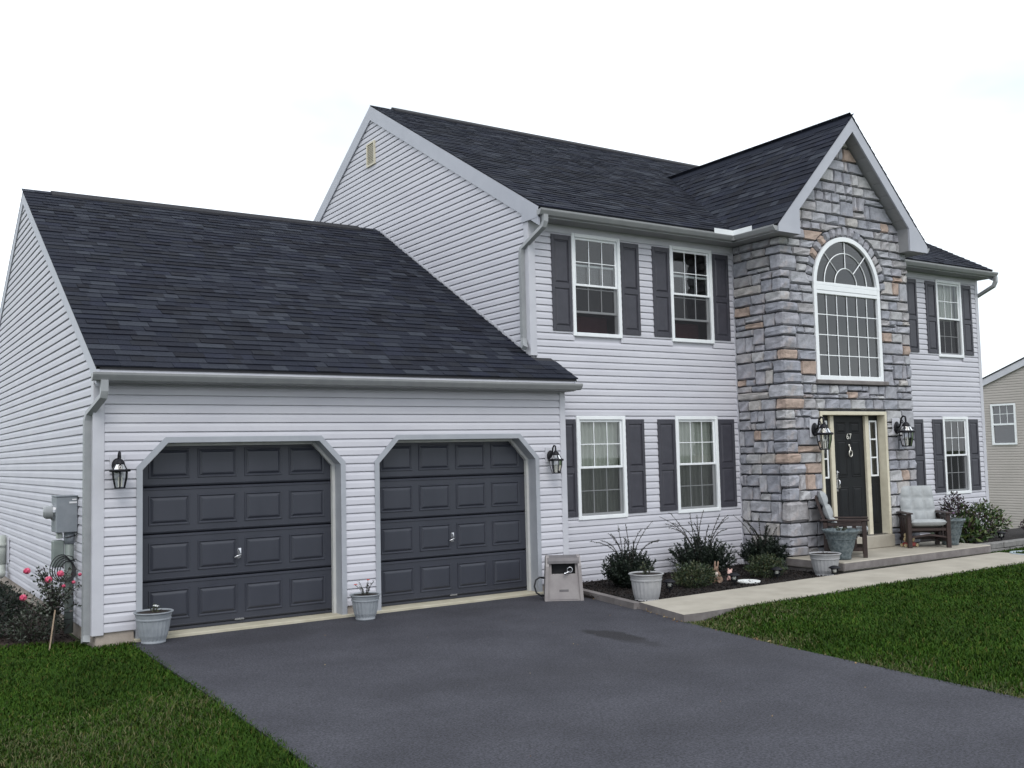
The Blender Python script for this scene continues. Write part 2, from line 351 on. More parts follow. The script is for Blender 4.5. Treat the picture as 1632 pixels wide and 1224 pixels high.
# ------------------------------------------------------------------ ground
def sheet(name, m, pts, z, kind='structure', parent=None):
    mb = MB(); mb.add([(x, y, z) if len(p) == 2 else p for p in pts for (x, y) in [p[:2]]], [tuple(range(len(pts)))]); o = mb.build(name, m, parent); tag(o, kind=kind); return o
def lawn_z(x, y):
    xe = np.interp(-y, [0, .36, 1.93, 3.02, 4.55, 7.1, 12, 40], [6.215, 6.20, 5.93, 5.66, 5.42, 5.20, 5.05, 5.0])
    t = np.clip((x-xe-.15)/.8, 0, 1); q = np.clip((x-17.5)/14, 0, 1); f = np.clip((-y-.9)/1., 0, 1)*np.clip((14+y)/3, 0, 1)
    return -.168+.085*t*t*(3-2*t)*f-1.75*q*q*(3-2*q)
def ground():
    xs = np.unique(np.concatenate([np.linspace(-500, -20, 7), np.linspace(-20, 60, 41), np.linspace(60, 500, 6), np.arange(4.5, 20.6, .25)])); ys = np.unique(np.concatenate([np.linspace(-500, -30, 6), np.linspace(-30, 60, 31), np.linspace(60, 500, 6), np.arange(-14, -.8, .3)]))
    X, Y = np.meshgrid(xs, ys, indexing='ij')
    t = np.clip((X-17.5)/14, 0, 1); Z = -.175-1.75*t*t*(3-2*t)
    Z = np.where((X > 4.5) & (X < 20.5) & (Y > -14) & (Y < -.9), lawn_z(X, Y)-.004, Z)
    V = np.stack([X, Y, Z], -1).reshape(-1, 3); n, k = len(xs), len(ys)
    F = np.array([(i*k+j, (i+1)*k+j, (i+1)*k+j+1, i*k+j+1) for i in range(n-1) for j in range(k-1)])
    o = np_mesh('lawn', V, F, 'lawn', smooth=True); tag(o, kind='structure')
ground()
DR_R = [(6.215, -.03), (6.20, -.36), (5.93, -1.93), (5.66, -3.02), (5.42, -4.55), (5.20, -7.1), (5.05, -12), (5.0, -40)]
DR_L = [(.10, -40), (.17, -12), (.25, -5.2), (.32, -2.4), (.36, -.03)]
def driveway():
    pts = DR_L+[(GW-.02, -.03)]+DR_R[1:]
    mb = MB(); n = len(pts); v = [(x, y, GND) for x, y in pts]+[(x, y, -.25) for x, y in pts]
    mb.add(v, [tuple(range(n))[::-1]]+[(i, (i+1) % n, n+(i+1) % n, n+i) for i in range(n)])
    tag(mb.build('driveway', 'asphalt'), kind='structure')
driveway()
WK = -.048
tag(MB().prism([(5.90, -1.93, -.2), (5.64, -2.98, -.2), (5.9, -3.0, -.2), (14.1, -2.76, -.2), (14.05, -1.70, -.2), (9.9, -1.80, -.2)], (0, 0, .2+WK)).build('walkway', 'concrete'), kind='structure')
bed = MB().prism([(6.12, D+.05, -.2), (6.02, -.35, -.2), (5.98, -1.9, -.2), (10.05, -1.78, -.2), (10.05, -.55, -.2), (SX+.02, D+.05, -.2)], (0, 0, .10)); tag(bed.build('mulch_bed', 'mulch'), kind='structure')
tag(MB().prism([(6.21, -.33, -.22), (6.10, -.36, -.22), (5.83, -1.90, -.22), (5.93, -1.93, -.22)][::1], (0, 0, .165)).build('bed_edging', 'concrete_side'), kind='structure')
side_bed = MB().prism([(-.06, .30, -.2), (-.5, .62, -.2), (-1.2, .75, -.2), (-3.4, .9, -.2), (-3.4, 12, -.2), (-.02, 12, -.2)], (0, 0, .06)); tag(side_bed.build('side_bed', 'mulch_brown'), kind='structure')
right_bed = MB().prism([(13.9, D+.02, -.25), (13.9, -1.15, -.25), (19, -1.28, -.25), (19, D+.02, -.25)], (0, 0, .25)); tag(right_bed.build('plant_bed', 'mulch'), kind='structure')
slab = thing('porch', 'low concrete porch slab with a step at the black front door', 'porch', (10.06, -1.68, -.05))
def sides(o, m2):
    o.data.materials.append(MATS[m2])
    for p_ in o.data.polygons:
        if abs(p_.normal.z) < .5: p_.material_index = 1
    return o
def rel(o, mb): mb.v = [(x-o.location.x, y-o.location.y, z-o.location.z) for x, y, z in mb.v]; return mb
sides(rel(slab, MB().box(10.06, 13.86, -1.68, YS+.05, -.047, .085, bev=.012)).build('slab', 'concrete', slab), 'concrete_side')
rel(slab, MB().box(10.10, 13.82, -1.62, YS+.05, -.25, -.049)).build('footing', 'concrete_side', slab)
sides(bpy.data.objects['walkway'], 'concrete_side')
rel(slab, MB().box(10.94, 12.66, YS-.07, YS+.14, .086, .292, bev=.01)).build('step', 'concrete', slab)
box('garage_apron', 'apron', None, .40, 5.80, -.055, .30, -.2, -.098, bev=.006)
tag(bpy.data.objects['garage_apron'], kind='structure')

# ------------------------------------------------------------------ the house
H = thing('house', 'two-storey house with pale lavender siding, stone entry gable and two-door garage', 'house')
def board(mb, p0, t, n, z0, fa, fb, c=C4):
    """one lapped siding course from fa(z) to fb(z) along t"""
    p0, t, n = Vector(p0), Vector(t), Vector(n)
    prof = [(-.010, z0-.001), (.018, z0), (.019, z0+.006), (.0165, z0+c*.56), (.011, z0+c*.74), (.004, z0+c-.010), (-.010, z0+c-.009), (-.010, z0+c+.001)]
    v = []
    for o, z in prof:
        for a in (fa(min(max(z, z0), z0+c)), fb(min(max(z, z0), z0+c))):
            v.append(p0+t*a+n*o+Vector((0, 0, z)))
    k = len(prof); f = [(2*i, 2*i+1, 2*i+3, 2*i+2) for i in range(k-1)]
    f += [tuple(2*i for i in range(k)), tuple(2*i+1 for i in range(k))[::-1]]
    return mb.add(v, f)
K = lambda a: (lambda z: a)
# --- garage front wall
D1 = (.435, 2.875); D2 = (3.292, 5.775); CH = .318; ZL, ZT = 1.742, 2.061
GTOP = 2.668
gfw = wall_holes('wall', 'siding', H, 0, GW, -.02, GTOP, [(D1[0], D1[1], -.5, ZT), (D2[0], D2[1], -.5, ZT)], lambda a, z: (a, .016, z))
def edgeL(d): return lambda z: d[0] if z < ZL else min(d[0]+(z-ZL)*(.305/CH), d[0]+.305)
def edgeR(d): return lambda z: d[1] if z < ZL else max(d[1]-(z-ZL)*(.305/CH), d[1]-.305)
for k in range(27):
    z0 = k*C4
    if z0 > GTOP-.02: break
    c = min(C4, GTOP-z0)
    if z0 < ZT-.02:
        zc = lambda g: (lambda z: g(min(z, ZT)))
        segs = [(K(.085), zc(edgeL(D1))), (zc(edgeR(D1)), zc(edgeL(D2))), (zc(edgeR(D2)), K(GW-.065))]
        if z0+C4 > ZT:     # course that runs over the door heads
            segs = [(K(.085), K(GW-.065))]; 
    else: segs = [(K(.085), K(GW-.065))]
    for a, b in segs:
        board(MB(), (0, 0, 0), (1, 0, 0), (0, -1, 0), z0, a, b, c).build('siding_board', 'siding', gfw)
# --- garage left wall (gable)
gtop = lambda y: (GZ(y) if y < GRY else GZ(2*GRY-y))-.10
GB = 2*GRY+.2-.2
glw = MB().add([(.016, 0, -.3), (.016, GB, -.3), (.016, GB, gtop(GB)), (.016, GRY, gtop(GRY)), (.016, 0, gtop(0))], [(0, 1, 2, 3, 4)]).build('wall', 'siding', H)
k = 0
while k*C4 < GRZ-.2:
    z0 = k*C4
    lo = lambda z: max(.085, (z+.06-2.957)/.577) if z > GTOP-.1 else .085
    hi = lambda z: min(GB-.05, 2*GRY-(z+.06-2.957)/.577) if z > GTOP-.1 else GB-.05
    if lo(z0+C4) < hi(z0+C4)-.02:
        board(MB(), (0, 0, 0), (0, 1, 0), (-1, 0, 0), z0, lo, hi).build('siding_board', 'siding', glw)
    k += 1
# --- house left gable wall above the garage roof
hgw = MB().add([(HX+.016, D, -.2), (HX+.016, 2*HRY-D, -.2), (HX+.016, 2*HRY-D, HZ(D)-.12), (HX+.016, HRY, HRZ-.12), (HX+.016, D, HZ(D)-.12)], [(0, 1, 2, 3, 4)]).build('wall', 'siding', H)
k = 33
while HB+k*C4 < HRZ-.25:
    z0 = HB+k*C4
    def lo(z):
        a = D+.085
        if z > 5.1: a = max(a, (z+.08-5.285)/.577)
        return a
    def hi(z):
        b = 2*HRY-D-.085
        if z > 5.1: b = min(b, 2*HRY-(z+.08-5.285)/.577)
        if z < GRZ-.02: b = min(b, (z+.10-2.957)/.577)        # stops above the garage roof
        return b
    if lo(z0+C4*.5) < hi(z0)-.02:
        board(MB(), (HX, 0, 0), (0, 1, 0), (-1, 0, 0), z0, lo, lambda z: max(hi(z), lo(z)+.01)).build('siding_board', 'siding', hgw)
    k += 1
# --- house front wall, left of the stone
SOF = 5.18; FRZ = 5.055
WIN = [(6.752, 7.69), (8.718, 9.648)]; WU = (3.525, 5.078); WL = (.80, 2.336)
ins = .045
holes = [(a+ins, b-ins, z[0]+ins, z[1]-ins) for a, b in WIN for z in (WU, WL)]
hfw = wall_holes('wall', 'siding', H, HX, SX+.03, HB-.02, SOF, holes, lambda a, z: (a, D+.016, z))
k = 0
while HB+k*C4 < FRZ-.02:
    z0 = HB+k*C4; c = min(C4, FRZ+.01-z0)
    x0 = HX+.085
    if z0 < GZ(D)-.05: x0 = max(x0, GW-.04 if z0 < 2.4 else HX+.085)
    segs = [(x0, SX-.028)]
    for zz in (WU, WL):
        if z0+c > zz[0]+.03 and z0 < zz[1]-.03:
            segs = [(x0, WIN[0][0]+.02), (WIN[0][1]-.02, WIN[1][0]+.02), (WIN[1][1]-.02, SX-.028)]
    for a, b in segs: board(MB(), (0, D, 0), (1, 0, 0), (0, -1, 0), z0, K(a), K(b), c).build('siding_board', 'siding', hfw)
    k += 1
# --- right of the stone: courses under 10 px, one joined part
WR = [(13.98, 14.83), (15.815, 16.665)]
holesR = [(a+ins, b-ins, z[0]+ins, z[1]-ins) for a, b in WR for z in (WU, WL)]
hfr = wall_holes('wall', 'siding', H, S2-.05, HR, HB-.02, SOF, holesR, lambda a, z: (a, D+.016, z))
mb = MB(); k = 0
while HB+k*C4 < FRZ-.02:
    z0 = HB+k*C4; c = min(C4, FRZ+.01-z0); segs = [(S2, HR-.07)]
    for zz in (WU, WL):
        if z0+c > zz[0]+.03 and z0 < zz[1]-.03: segs = [(S2, WR[0][0]+.02), (WR[0][1]-.02, WR[1][0]+.02), (WR[1][1]-.02, HR-.07)]
    for a, b in segs: board(mb, (0, D, 0), (1, 0, 0), (0, -1, 0), z0, K(a), K(b), c)
    k += 1
tag(mb.build('siding_boards', 'siding', hfr), kind='stuff')
# --- walls nobody sees from here, closing the volume
MB().add([(HR, D, -.3), (HR, 2*HRY-D, -.3), (HR, 2*HRY-D, HZ(D)-.1), (HR, HRY, HRZ-.1), (HR, D, HZ(D)-.1)], [(0, 1, 2, 3, 4)]).build('wall', 'siding', H)
MB().quad((HX, 2*HRY-D, -.3), (HR, 2*HRY-D, -.3), (HR, 2*HRY-D, 5.3), (HX, 2*HRY-D, 5.3)).build('wall', 'siding', H)
MB().quad((0, GB, -.3), (HX, GB, -.3), (HX, GB, 3.), (0, GB, 3.)).build('wall', 'siding', H)
MB().quad((GW-.01, 0, -.3), (GW-.01, D+.02, -.3), (GW-.01, D+.02, 3.1), (GW-.01, 0, 2.7)).build('wall', 'siding', H)
mb = MB()                                          # rooms behind the windows
mb.quad((HX+.1, D+3.2, -.2), (HR-.1, D+3.2, -.2), (HR-.1, D+3.2, 5.3), (HX+.1, D+3.2, 5.3))
for z in (.28, 2.78, 5.24): mb.quad((HX+.05, D+.05, z), (HR-.05, D+.05, z), (HR-.05, D+3.2, z), (HX+.05, D+3.2, z))
for x in (8.2, SX+.25, S2-.25): mb.quad((x, D+.05, -.2), (x, D+3.2, -.2), (x, D+3.2, 5.3), (x, D+.05, 5.3))
mb.build('room_partition', 'room', H)
mb = MB(); mb.quad((.3, .55, -.3), (5.9, .55, -.3), (5.9, .55, 2.7), (.3, .55, 2.7)); mb.build('room_partition', 'dark', H)
# foundation
mb = MB(); mb.box(.015, .405, .004, .3, -.4, .0); mb.box(2.905, 3.262, .004, .3, -.4, .0); mb.box(5.805, GW-.015, .004, .3, -.4, .0)
mb.box(.014, .3, .02, GB, -.4, .002); mb.box(GW-.1, HR-.02, D+.014, D+.3, -.5, HB); mb.build('foundation', 'foundation', H)
# corner trims
def trim_corner(x, y, sx, sy, z0, z1, w=.092, m='trim'):
    """outside corner at x,y; sx,sy = directions along the two faces"""
    mb = MB(); t = .026
    mb.box(min(x-sx*t, x+sx*w), max(x-sx*t, x+sx*w), min(y, y-sy*t), max(y, y-sy*t), z0, z1, bev=.004)
    mb.box(min(x-sx*t, x), max(x-sx*t, x), min(y+.001*sy, y+sy*w), max(y+.001*sy, y+sy*w), z0, z1, bev=.004)
    mb.build('corner_trim', m, H)
trim_corner(0, 0, 1, 1, -.025, 2.70); trim_corner(GW, 0, -1, 1, -.02, 2.66, .07); trim_corner(HX, D, 1, 1, GZ(D)+.02, 5.19); trim_corner(HR, D, -1, 1, HB-.02, 5.19, .075)
box('corner_trim', 'trim', H, SX-.035, SX-.004, D-.03, D+.01, HB-.02, 5.06)
box('corner_trim', 'trim', H, S2+.028, S2+.06, D-.028, D+.01, HB-.02, 5.06)
box('frieze_board', 'trim', H, HX+.02, SX, D-.022, D+.01, FRZ, SOF+.02); box('frieze_board', 'trim', H, S2+.02, HR-.01, D-.022, D+.01, FRZ, SOF+.02)
# step flashing where the garage roof meets the gable wall
MB().prism([(HX-.02, D+.1, GZ(D+.1)+.02), (HX-.02, GRY, GRZ+.02), (HX-.02, GRY, GRZ+.055), (HX-.02, D+.1, GZ(D+.1)+.055)], (.018, 0, 0)).build('flashing', 'trim', H)

# ------------------------------------------------------------------ stone entry
ZB = 5.46     # nominal
def gable_half(z, m=.10): return max(0., (XZ-.30-z)/XM+.0)      # half width of stone gable at height z
SP = 4.456; AX0, AX1 = 10.9086, 12.6192; AC = (AX0+AX1)/2; AR = (AX1-AX0)/2; RING = .19
FD0, FD1, FDT = 10.925, 12.640, 2.372
def gw(z):
    """stone half-extent at z: full below the eaves, triangular above"""
    full = (S2-SX)/2
    return full if z < 5.30 else min(full, max(0, (XZ-.27-z)/XM))
# mortar backing
holesS = [(FD0, FD1, .0, FDT), (AX0+.02, AX1-.02, 2.9, SP+.3)]
stone_wall = wall_holes('stone_wall', 'mortar', H, SX, S2, -.2, 5.2, holesS+[(AX0+.02, AX1-.02, SP, 5.2)], lambda a, z: (a, YS+.004, z))
mb = MB()    # arch spandrels + gable triangle of mortar
N = 24; arc = [(AC+(AR-.01)*math.cos(math.pi*i/N), SP+(AR-.01)*math.sin(math.pi*i/N)) for i in range(N+1)]
for i in range(N):
    (xa, za), (xb, zb) = arc[i], arc[i+1]; zt = 5.40
    mb.quad((xa, YS+.004, za), (xb, YS+.004, zb), (xb, YS+.004, zt), (xa, YS+.004, zt))
for (x0, x1) in ((SX, AX0+.01), (AX1-.01, S2)): mb.quad((x0, YS+.004, 5.2), (x1, YS+.004, 5.2), (x1, YS+.004, 5.40), (x0, YS+.004, 5.40))
mb.add([(SX, YS+.004, 5.40), (S2, YS+.004, 5.40), (S2-.1, YS+.004, 5.45), (XC, YS+.004, XZ-.15), (SX+.1, YS+.004, 5.45)], [(0, 1, 2, 3, 4)])
mb.build('stone_wall', 'mortar', H)
stone_side = MB().quad((SX+.004, YS, -.25), (SX+.004, D+.05, -.25), (SX+.004, D+.05, 5.3), (SX+.004, YS, 5.3)).build('stone_wall', 'mortar', H)
MB().quad((S2-.004, YS, -.25), (S2-.004, D+.05, -.25), (S2-.004, D+.05, 5.3), (S2-.004, YS, 5.3)).build('stone_wall', 'mortar', H)
STONES = []     # (area, verts, faces, parent)
def add_stone(path, z0f, z1f, t, parent, gap=.009):
    """path: list of (pos2d, normal2d) across the stone; z0f/z1f lists of bottom/top per column. border sits back, middle proud."""
    n = len(path); rows = [0, .12, .5, .88, 1]; v = []
    for r_i, rr in enumerate(rows):
        for c_i, (p, nn) in enumerate(path):
            edge = r_i in (0, 4) or c_i in (0, n-1)
            z = z0f[c_i]+gap+(z1f[c_i]-z0f[c_i]-2*gap)*rr
            d = -.004 if edge else t*(1+random.uniform(-.38, .38))
            j = .004 if edge else .010
            v.append((p[0]+nn[0]*d+random.uniform(-j, j)*abs(nn[1]), p[1]+nn[1]*d+random.uniform(-j, j)*abs(nn[0]), z+random.uniform(-j, j)))
    f = [(r*n+c, r*n+c+1, (r+1)*n+c+1, (r+1)*n+c) for r in range(4) for c in range(n-1)]
    L = sum(math.dist(path[i][0], path[i+1][0]) for i in range(n-1))
    STONES.append((L*(sum(z1f)-sum(z0f))/n, v, f, parent))
def flat_stone(plane, b0, b1, t0, t1, z0, z1, thick):
    """quad stone; b0..b1 at the bottom, t0..t1 at the top"""
    w = max(b1-b0, t1-t0)
    if w < .035 or z1-z0 < .03: return
    e = min(.016/w, .2); cols = [0, e, random.uniform(.35, .65), 1-e, 1]; g = .0075; er = min(.016/(z1-z0), .2)
    # treat as columns with slanted sides: shear positions per row
    rows = [0, er, random.uniform(.35, .65), 1-er, 1]; v = []; n = 5
    for ri, rr in enumerate(rows):
        a0 = b0+(t0-b0)*rr+g; a1 = b1+(t1-b1)*rr-g
        for ci, cc in enumerate(cols):
            edge = ri in (0, 4) or ci in (0, 4); d = -.004 if edge else thick*(1+random.uniform(-.32, .32)); j = .006 if edge else .006
            a = a0+(a1-a0)*cc+random.uniform(-j, j); z = z0+g+(z1-z0-2*g)*rr+random.uniform(-j, j)
            v.append((a, YS-d, z) if plane == 'f' else (SX-d, a, z))
    f = [(r*n+c, r*n+c+1, (r+1)*n+c+1, (r+1)*n+c) for r in range(4) for c in range(4)]
    if plane == 's': f = [q[::-1] for q in f]
    STONES.append((w*(z1-z0), v, f, stone_wall if plane == 'f' else stone_side))
def fill_run(plane, b0, b1, t0, t1, z0, z1):
    """fill one band of wall between two (slanted) sides: big stones, or stacks of two rows"""
    L = ((b1-b0)+(t1-t0))/2; h = z1-z0
    if L < .05: return
    ia, ib = max(b0, t0), min(b1, t1)          # joints stand upright; only the end stones follow the slanted sides
    def lerp(u, s):
        a = b0+(t0-b0)*s; b = b1+(t1-b1)*s
        if ib-ia < .16: return a+(b-a)*u
        if u <= 1e-6: return a
        if u >= 1-1e-6: return b
        return ia+(ib-ia)*u
    def put(u0, u1, s0, s1): flat_stone(plane, lerp(u0, s0), lerp(u1, s0), lerp(u0, s1), lerp(u1, s1), z0+h*s0, z0+h*s1, random.uniform(.026, .046))
    cells = [0.]
    while cells[-1] < L-.34: cells.append(cells[-1]+(random.uniform(.18, .40) if h < .22 else random.uniform(.20, .58)))
    if L-cells[-1] < .12 and len(cells) > 1: cells[-1] = L
    else: cells.append(L)
    for c0, c1 in zip(cells[:-1], cells[1:]):
        u0, u1, w = c0/L, c1/L, c1-c0
        if w < .03: continue
        if h > .22 and (w > .36 or h > .36 or random.random() < .5):
            s = random.choice([.30, .38, .46, .54, .62, .70])
            for s0, s1 in ((0, s), (s, 1)):
                if w > .30 and random.random() < .6: q = u0+(u1-u0)*random.uniform(.28, .72); put(u0, q, s0, s1); put(q, u1, s0, s1)
                else: put(u0, u1, s0, s1)
        elif w > .46: q = u0+(u1-u0)*random.uniform(.35, .65); put(u0, q, 0, 1); put(q, u1, 0, 1)
        else: put(u0, u1, 0, 1)
def bands(z0, z1, thin=False):
    out = [z0]
    if thin:
        k_ = max(1, round((z1-z0)/.16)); return [z0]+[z0+(z1-z0)*(i+random.uniform(-.3, .3))/k_ for i in range(1, k_)]+[z1]
    while out[-1] < z1-.42: out.append(out[-1]+random.choice([.17, .22, .30, .34, .38, .42]))
    r = z1-out[-1]
    if r > .36: out.append(out[-1]+r*random.uniform(.42, .58))
    out.append(z1); return out
zb = bands(-.14, .088)+bands(.088, FDT+.03)[1:]+bands(FDT+.03, 2.815)[1:]+bands(2.815, 4.90)[1:]+bands(4.90, 4.456+(12.6192-10.9086)/2+.19, True)[1:]+bands(4.456+(12.6192-10.9086)/2+.19, XZ-.25)[1:]
ro = AR+RING
xin = lambda z: math.sqrt(max(0, ro*ro-(z-SP)**2)) if z > SP else (AR+.012)
for i in range(len(zb)-1):
    z0, z1 = zb[i], zb[i+1]; zm = (z0+z1)/2
    ca = cb = 0
    if z0 <= 5.14:      # quoin wrapping the corner, then the side wall
        zq = z0+(z1-z0)*random.uniform(.35, .65); qs = [(z0, z1)] if z1-z0 < .27 or random.random() < .4 else [(z0, zq), (zq, z1)]
        ca, cb = random.uniform(.16, .42), random.uniform(.12, .38)
        if z0 > .08 or True:
            for q0, q1 in qs:
                q1 = min(q1, 5.30)
                t = random.uniform(.028, .045); r2 = .03; s2 = 2**-.5
                path = [((SX, YS+cb-.008), (-1, 0)), ((SX, YS+cb-.035), (-1, 0)), ((SX, YS+r2), (-1, 0)), ((SX+.008, YS+.008), (-s2, -s2)), ((SX+r2, YS), (0, -1)), ((SX+ca-.035, YS), (0, -1)), ((SX+ca-.008, YS), (0, -1))]
                add_stone(path, [q0]*7, [q1]*7, t, stone_wall)
        fill_run('s', YS+cb, D-.032, YS+cb, D-.032, z0, min(z1, 5.2))
    if z0 < .08: 
        continue
    L0, L1 = XC-gw(z0), XC-gw(z1); P0, P1 = XC+gw(z0), XC+gw(z1)
    if z0 <= 5.14: L0 = L1 = SX+ca
    if z1 <= FDT+.031: runs = [(L0, FD0-.004, L1, FD0-.004), (FD1+.004, P0, FD1+.004, P1)]
    elif z0 >= 2.81 and z0 < SP+ro-.01:
        e0, e1 = xin(z0), xin(z1); runs = [(L0, AC-e0, L1, AC-e1), (AC+e0, P0, AC+e1, P1)]
    else: runs = [(L0, P0, L1, P1)]
    for r_ in runs: fill_run('f', *r_, z0, z1)
# voussoirs
nv = 19
for i in range(nv):
    a0, a1 = math.pi*i/nv+.012, math.pi*(i+1)/nv-.012; ri, roo = AR+.012, ro-.012+random.uniform(-.015, .01); th = random.uniform(.028, .05); v = []
    for rr, er in ((ri, 1), (ri+.03, 0), ((ri+roo)/2, 0), (roo-.03, 0), (roo, 1)):
        for cc, ec in ((0, 1), (.22, 0), (.78, 0), (1, 1)):
            a = a0+(a1-a0)*cc; d = -.004 if er or ec else th*(1+random.uniform(-.25, .25))
            v.append((AC+rr*math.cos(a), YS-d, SP+rr*math.sin(a)))
    f = [(r*4+c, (r+1)*4+c, (r+1)*4+c+1, r*4+c+1) for r in range(4) for c in range(3)]
    STONES.append((.05, v, f, stone_wall))
STONES.sort(key=lambda s: -s[0])
rest = {}
for i, (a, v, f, par) in enumerate(STONES):
    if i < 292:
        c = np.mean(np.array(v), axis=0); mbx = MB().add([tuple(np.array(p)-c) for p in v], f)
        mbx.build('stone', 'stone', par, smooth=False, loc=tuple(c))
    else: rest.setdefault(par.name, (par, MB()))[1].add(v, f)
for par, mbx in rest.values(): tag(mbx.build('stones', 'stone', par), kind='stuff')
NST = len(STONES)
box('window_sill', 'concrete_side', H, AX0-.05, AX1+.08, YS-.075, YS+.05, 2.818, 2.885, bev=.01)

# ------------------------------------------------------------------ roofs
ROW = .143
SHM = {}
def shingle_mesh(w, th):
    key = (round(w, 2), round(th, 3))
    if key not in SHM:
        mb = MB(); L = ROW+.03; g = .0015
        v = [(g, 0, 0), (w-g, 0, 0), (w-g, 0, th), (g, 0, th), (g, L, 0), (w-g, L, 0), (w-g, L, .002), (g, L, .002)]
        mb.add(v, [(0, 1, 2, 3), (3, 2, 6, 7), (0, 3, 7, 4), (1, 5, 6, 2)]); SHM[key] = (mb, mb.mesh('shingle', 'shingle'))
    return SHM[key]
def slope(parent, org, ud, vd, length, xr, singles=0, jitter=True):
    """shingle a slope: org eave corner, ud along eave, vd up the slope (unit), xr(v)->(u0,u1)"""
    org, ud, vd = Vector(org), Vector(ud).normalized(), Vector(vd).normalized(); nd = ud.cross(vd).normalized()
    rows = int(length/ROW)+1; mb = MB(); cnt = 0
    for r in range(rows):
        v0 = r*ROW; u0, u1 = xr(v0+.02)
        u = u0-random.uniform(0, .1) if False else u0
        while u < u1-.02:
            w = random.choice([.10, .14, .18, .22, .26, .30, .34]); w = min(w, u1-u)
            if u1-u-w < .06: w = u1-u
            w = round(w, 2) if u1-u-w > .05 else w
            th = random.choice([.009, .012, .016, .018])
            src, me = shingle_mesh(w, th) if abs(w*100-round(w*100)) < 1e-6 else (None, None)
            Mx = Matrix((ud, vd, nd)).transposed().to_4x4(); Mx.translation = org+ud*u+vd*v0+nd*.003
            if cnt < singles and me is not None:
                o = link('shingle', me, parent); o.matrix_local = Mx; cnt += 1
            else:
                if src is None:
                    L = ROW+.03; vv = [(0, 0, 0), (w, 0, 0), (w, 0, th), (0, 0, th), (0, L, 0), (w, L, 0), (w, L, .002), (0, L, .002)]; ff = [(0, 1, 2, 3), (3, 2, 6, 7), (0, 3, 7, 4), (1, 5, 6, 2)]
                else: vv, ff = src.v, src.f
                mb.add([Mx @ Vector(p) for p in vv], ff)
            u += w
    tag(mb.build('shingles', 'shingle', parent), kind='stuff')
cs = 1/math.hypot(1, .577); VD = (0, cs, .577*cs)
EG = -.225                                           # garage eave
RX = GW+.09
def deck(pts, d): return MB().prism(pts, d)
dn = -.035
groof = deck([(-.035, EG, GZ(EG)), (RX, EG, GZ(EG)), (RX, D-.02, GZ(D-.02)), (HX-.002, D-.02, GZ(D-.02)), (HX-.002, GRY, GRZ), (-.035, GRY, GRZ)], (0, 0, dn)).build('roof', 'deck', H)
slope(groof, (-.05, EG-.012, GZ(EG-.012)), (1, 0, 0), VD, (GRY-EG)/cs, lambda v: (0, (RX+.05+.012) if EG+v*cs < D-.16 else HX+.05-.03), singles=290)
deck([(-.035, GRY, GRZ), (HX+.5, GRY, GRZ), (HX+.5, 2*GRY-EG, GZ(EG)), (-.035, 2*GRY-EG, GZ(EG))], (0, 0, dn)).build('roof', 'ridge', H)
MB().prism([(.36, GRY-.16, GRZ-.075), (.36, GRY-.15, GRZ-.045), (.36, GRY, GRZ+.045), (.36, GRY+.15, GRZ-.045), (.36, GRY+.16, GRZ-.075)], (HX-.36-.42, 0, 0)).build('ridge_vent', 'ridge', groof)
EH = .075                                            # main eave
HXL, HXR = HX-.045, HR+.11
hroof = deck([(HXL+.01, EH, HZ(EH)), (HXR-.01, EH, HZ(EH)), (HXR-.01, HRY, HRZ), (HXL+.01, HRY, HRZ)], (0, 0, dn)).build('roof', 'deck', H)
slope(hroof, (HXL, EH-.012, HZ(EH-.012)), (1, 0, 0), VD, (HRY-EH)/cs, lambda v: (0, HXR-HXL))
deck([(HXL+.01, HRY, HRZ), (HXR-.01, HRY, HRZ), (HXR-.01, 2*HRY-EH, HZ(EH)), (HXL+.01, 2*HRY-EH, HZ(EH))], (0, 0, dn)).build('roof', 'ridge', H)
MB().prism([(HX+.42, HRY-.16, HRZ-.075), (HX+.42, HRY-.15, HRZ-.045), (HX+.42, HRY, HRZ+.05), (HX+.42, HRY+.15, HRZ-.045), (HX+.42, HRY+.16, HRZ-.075)], (10.4, 0, 0)).build('ridge_vent', 'ridge', hroof)
# entry gable roof
XH = 1.92; XE = XZ-XM*XH; cx = 1/math.hypot(1, XM); YB = 3.72
xroof = deck([(XC, YX+.01, XZ), (XC-XH, YX+.01, XE), (XC-XH, .9, XE), (XC, YB, XZ)], (0, 0, -.04)).build('roof', 'deck', H)
deck([(XC, YX+.01, XZ), (XC+XH, YX+.01, XE), (XC+XH, .9, XE), (XC, YB, XZ)], (0, 0, -.04)).build('roof', 'deck', H)
slope(xroof, (XC-XH-.012, YB, XE-.012*XM), (0, -1, 0), (cx, 0, XM*cx), XH/cx, lambda v: (max(0, YB-(.25+(v*XM*cx+XE-HZ(0))/.577+.15)), YB-YX+.012))
slope(xroof, (XC+XH+.012, YX-.012, XE-.012*XM), (0, 1, 0), (-cx, 0, XM*cx), XH/cx, lambda v: (0, min(YB-YX, .25+(v*XM*cx+XE-HZ(0))/.577+.15-YX)))
MB().prism([(XC-.13, YX+.02, XZ-.11), (XC, YX+.02, XZ+.03), (XC+.13, YX+.02, XZ-.11)], (0, YB-YX-.05, 0)).build('ridge_cap', 'shingle', xroof)
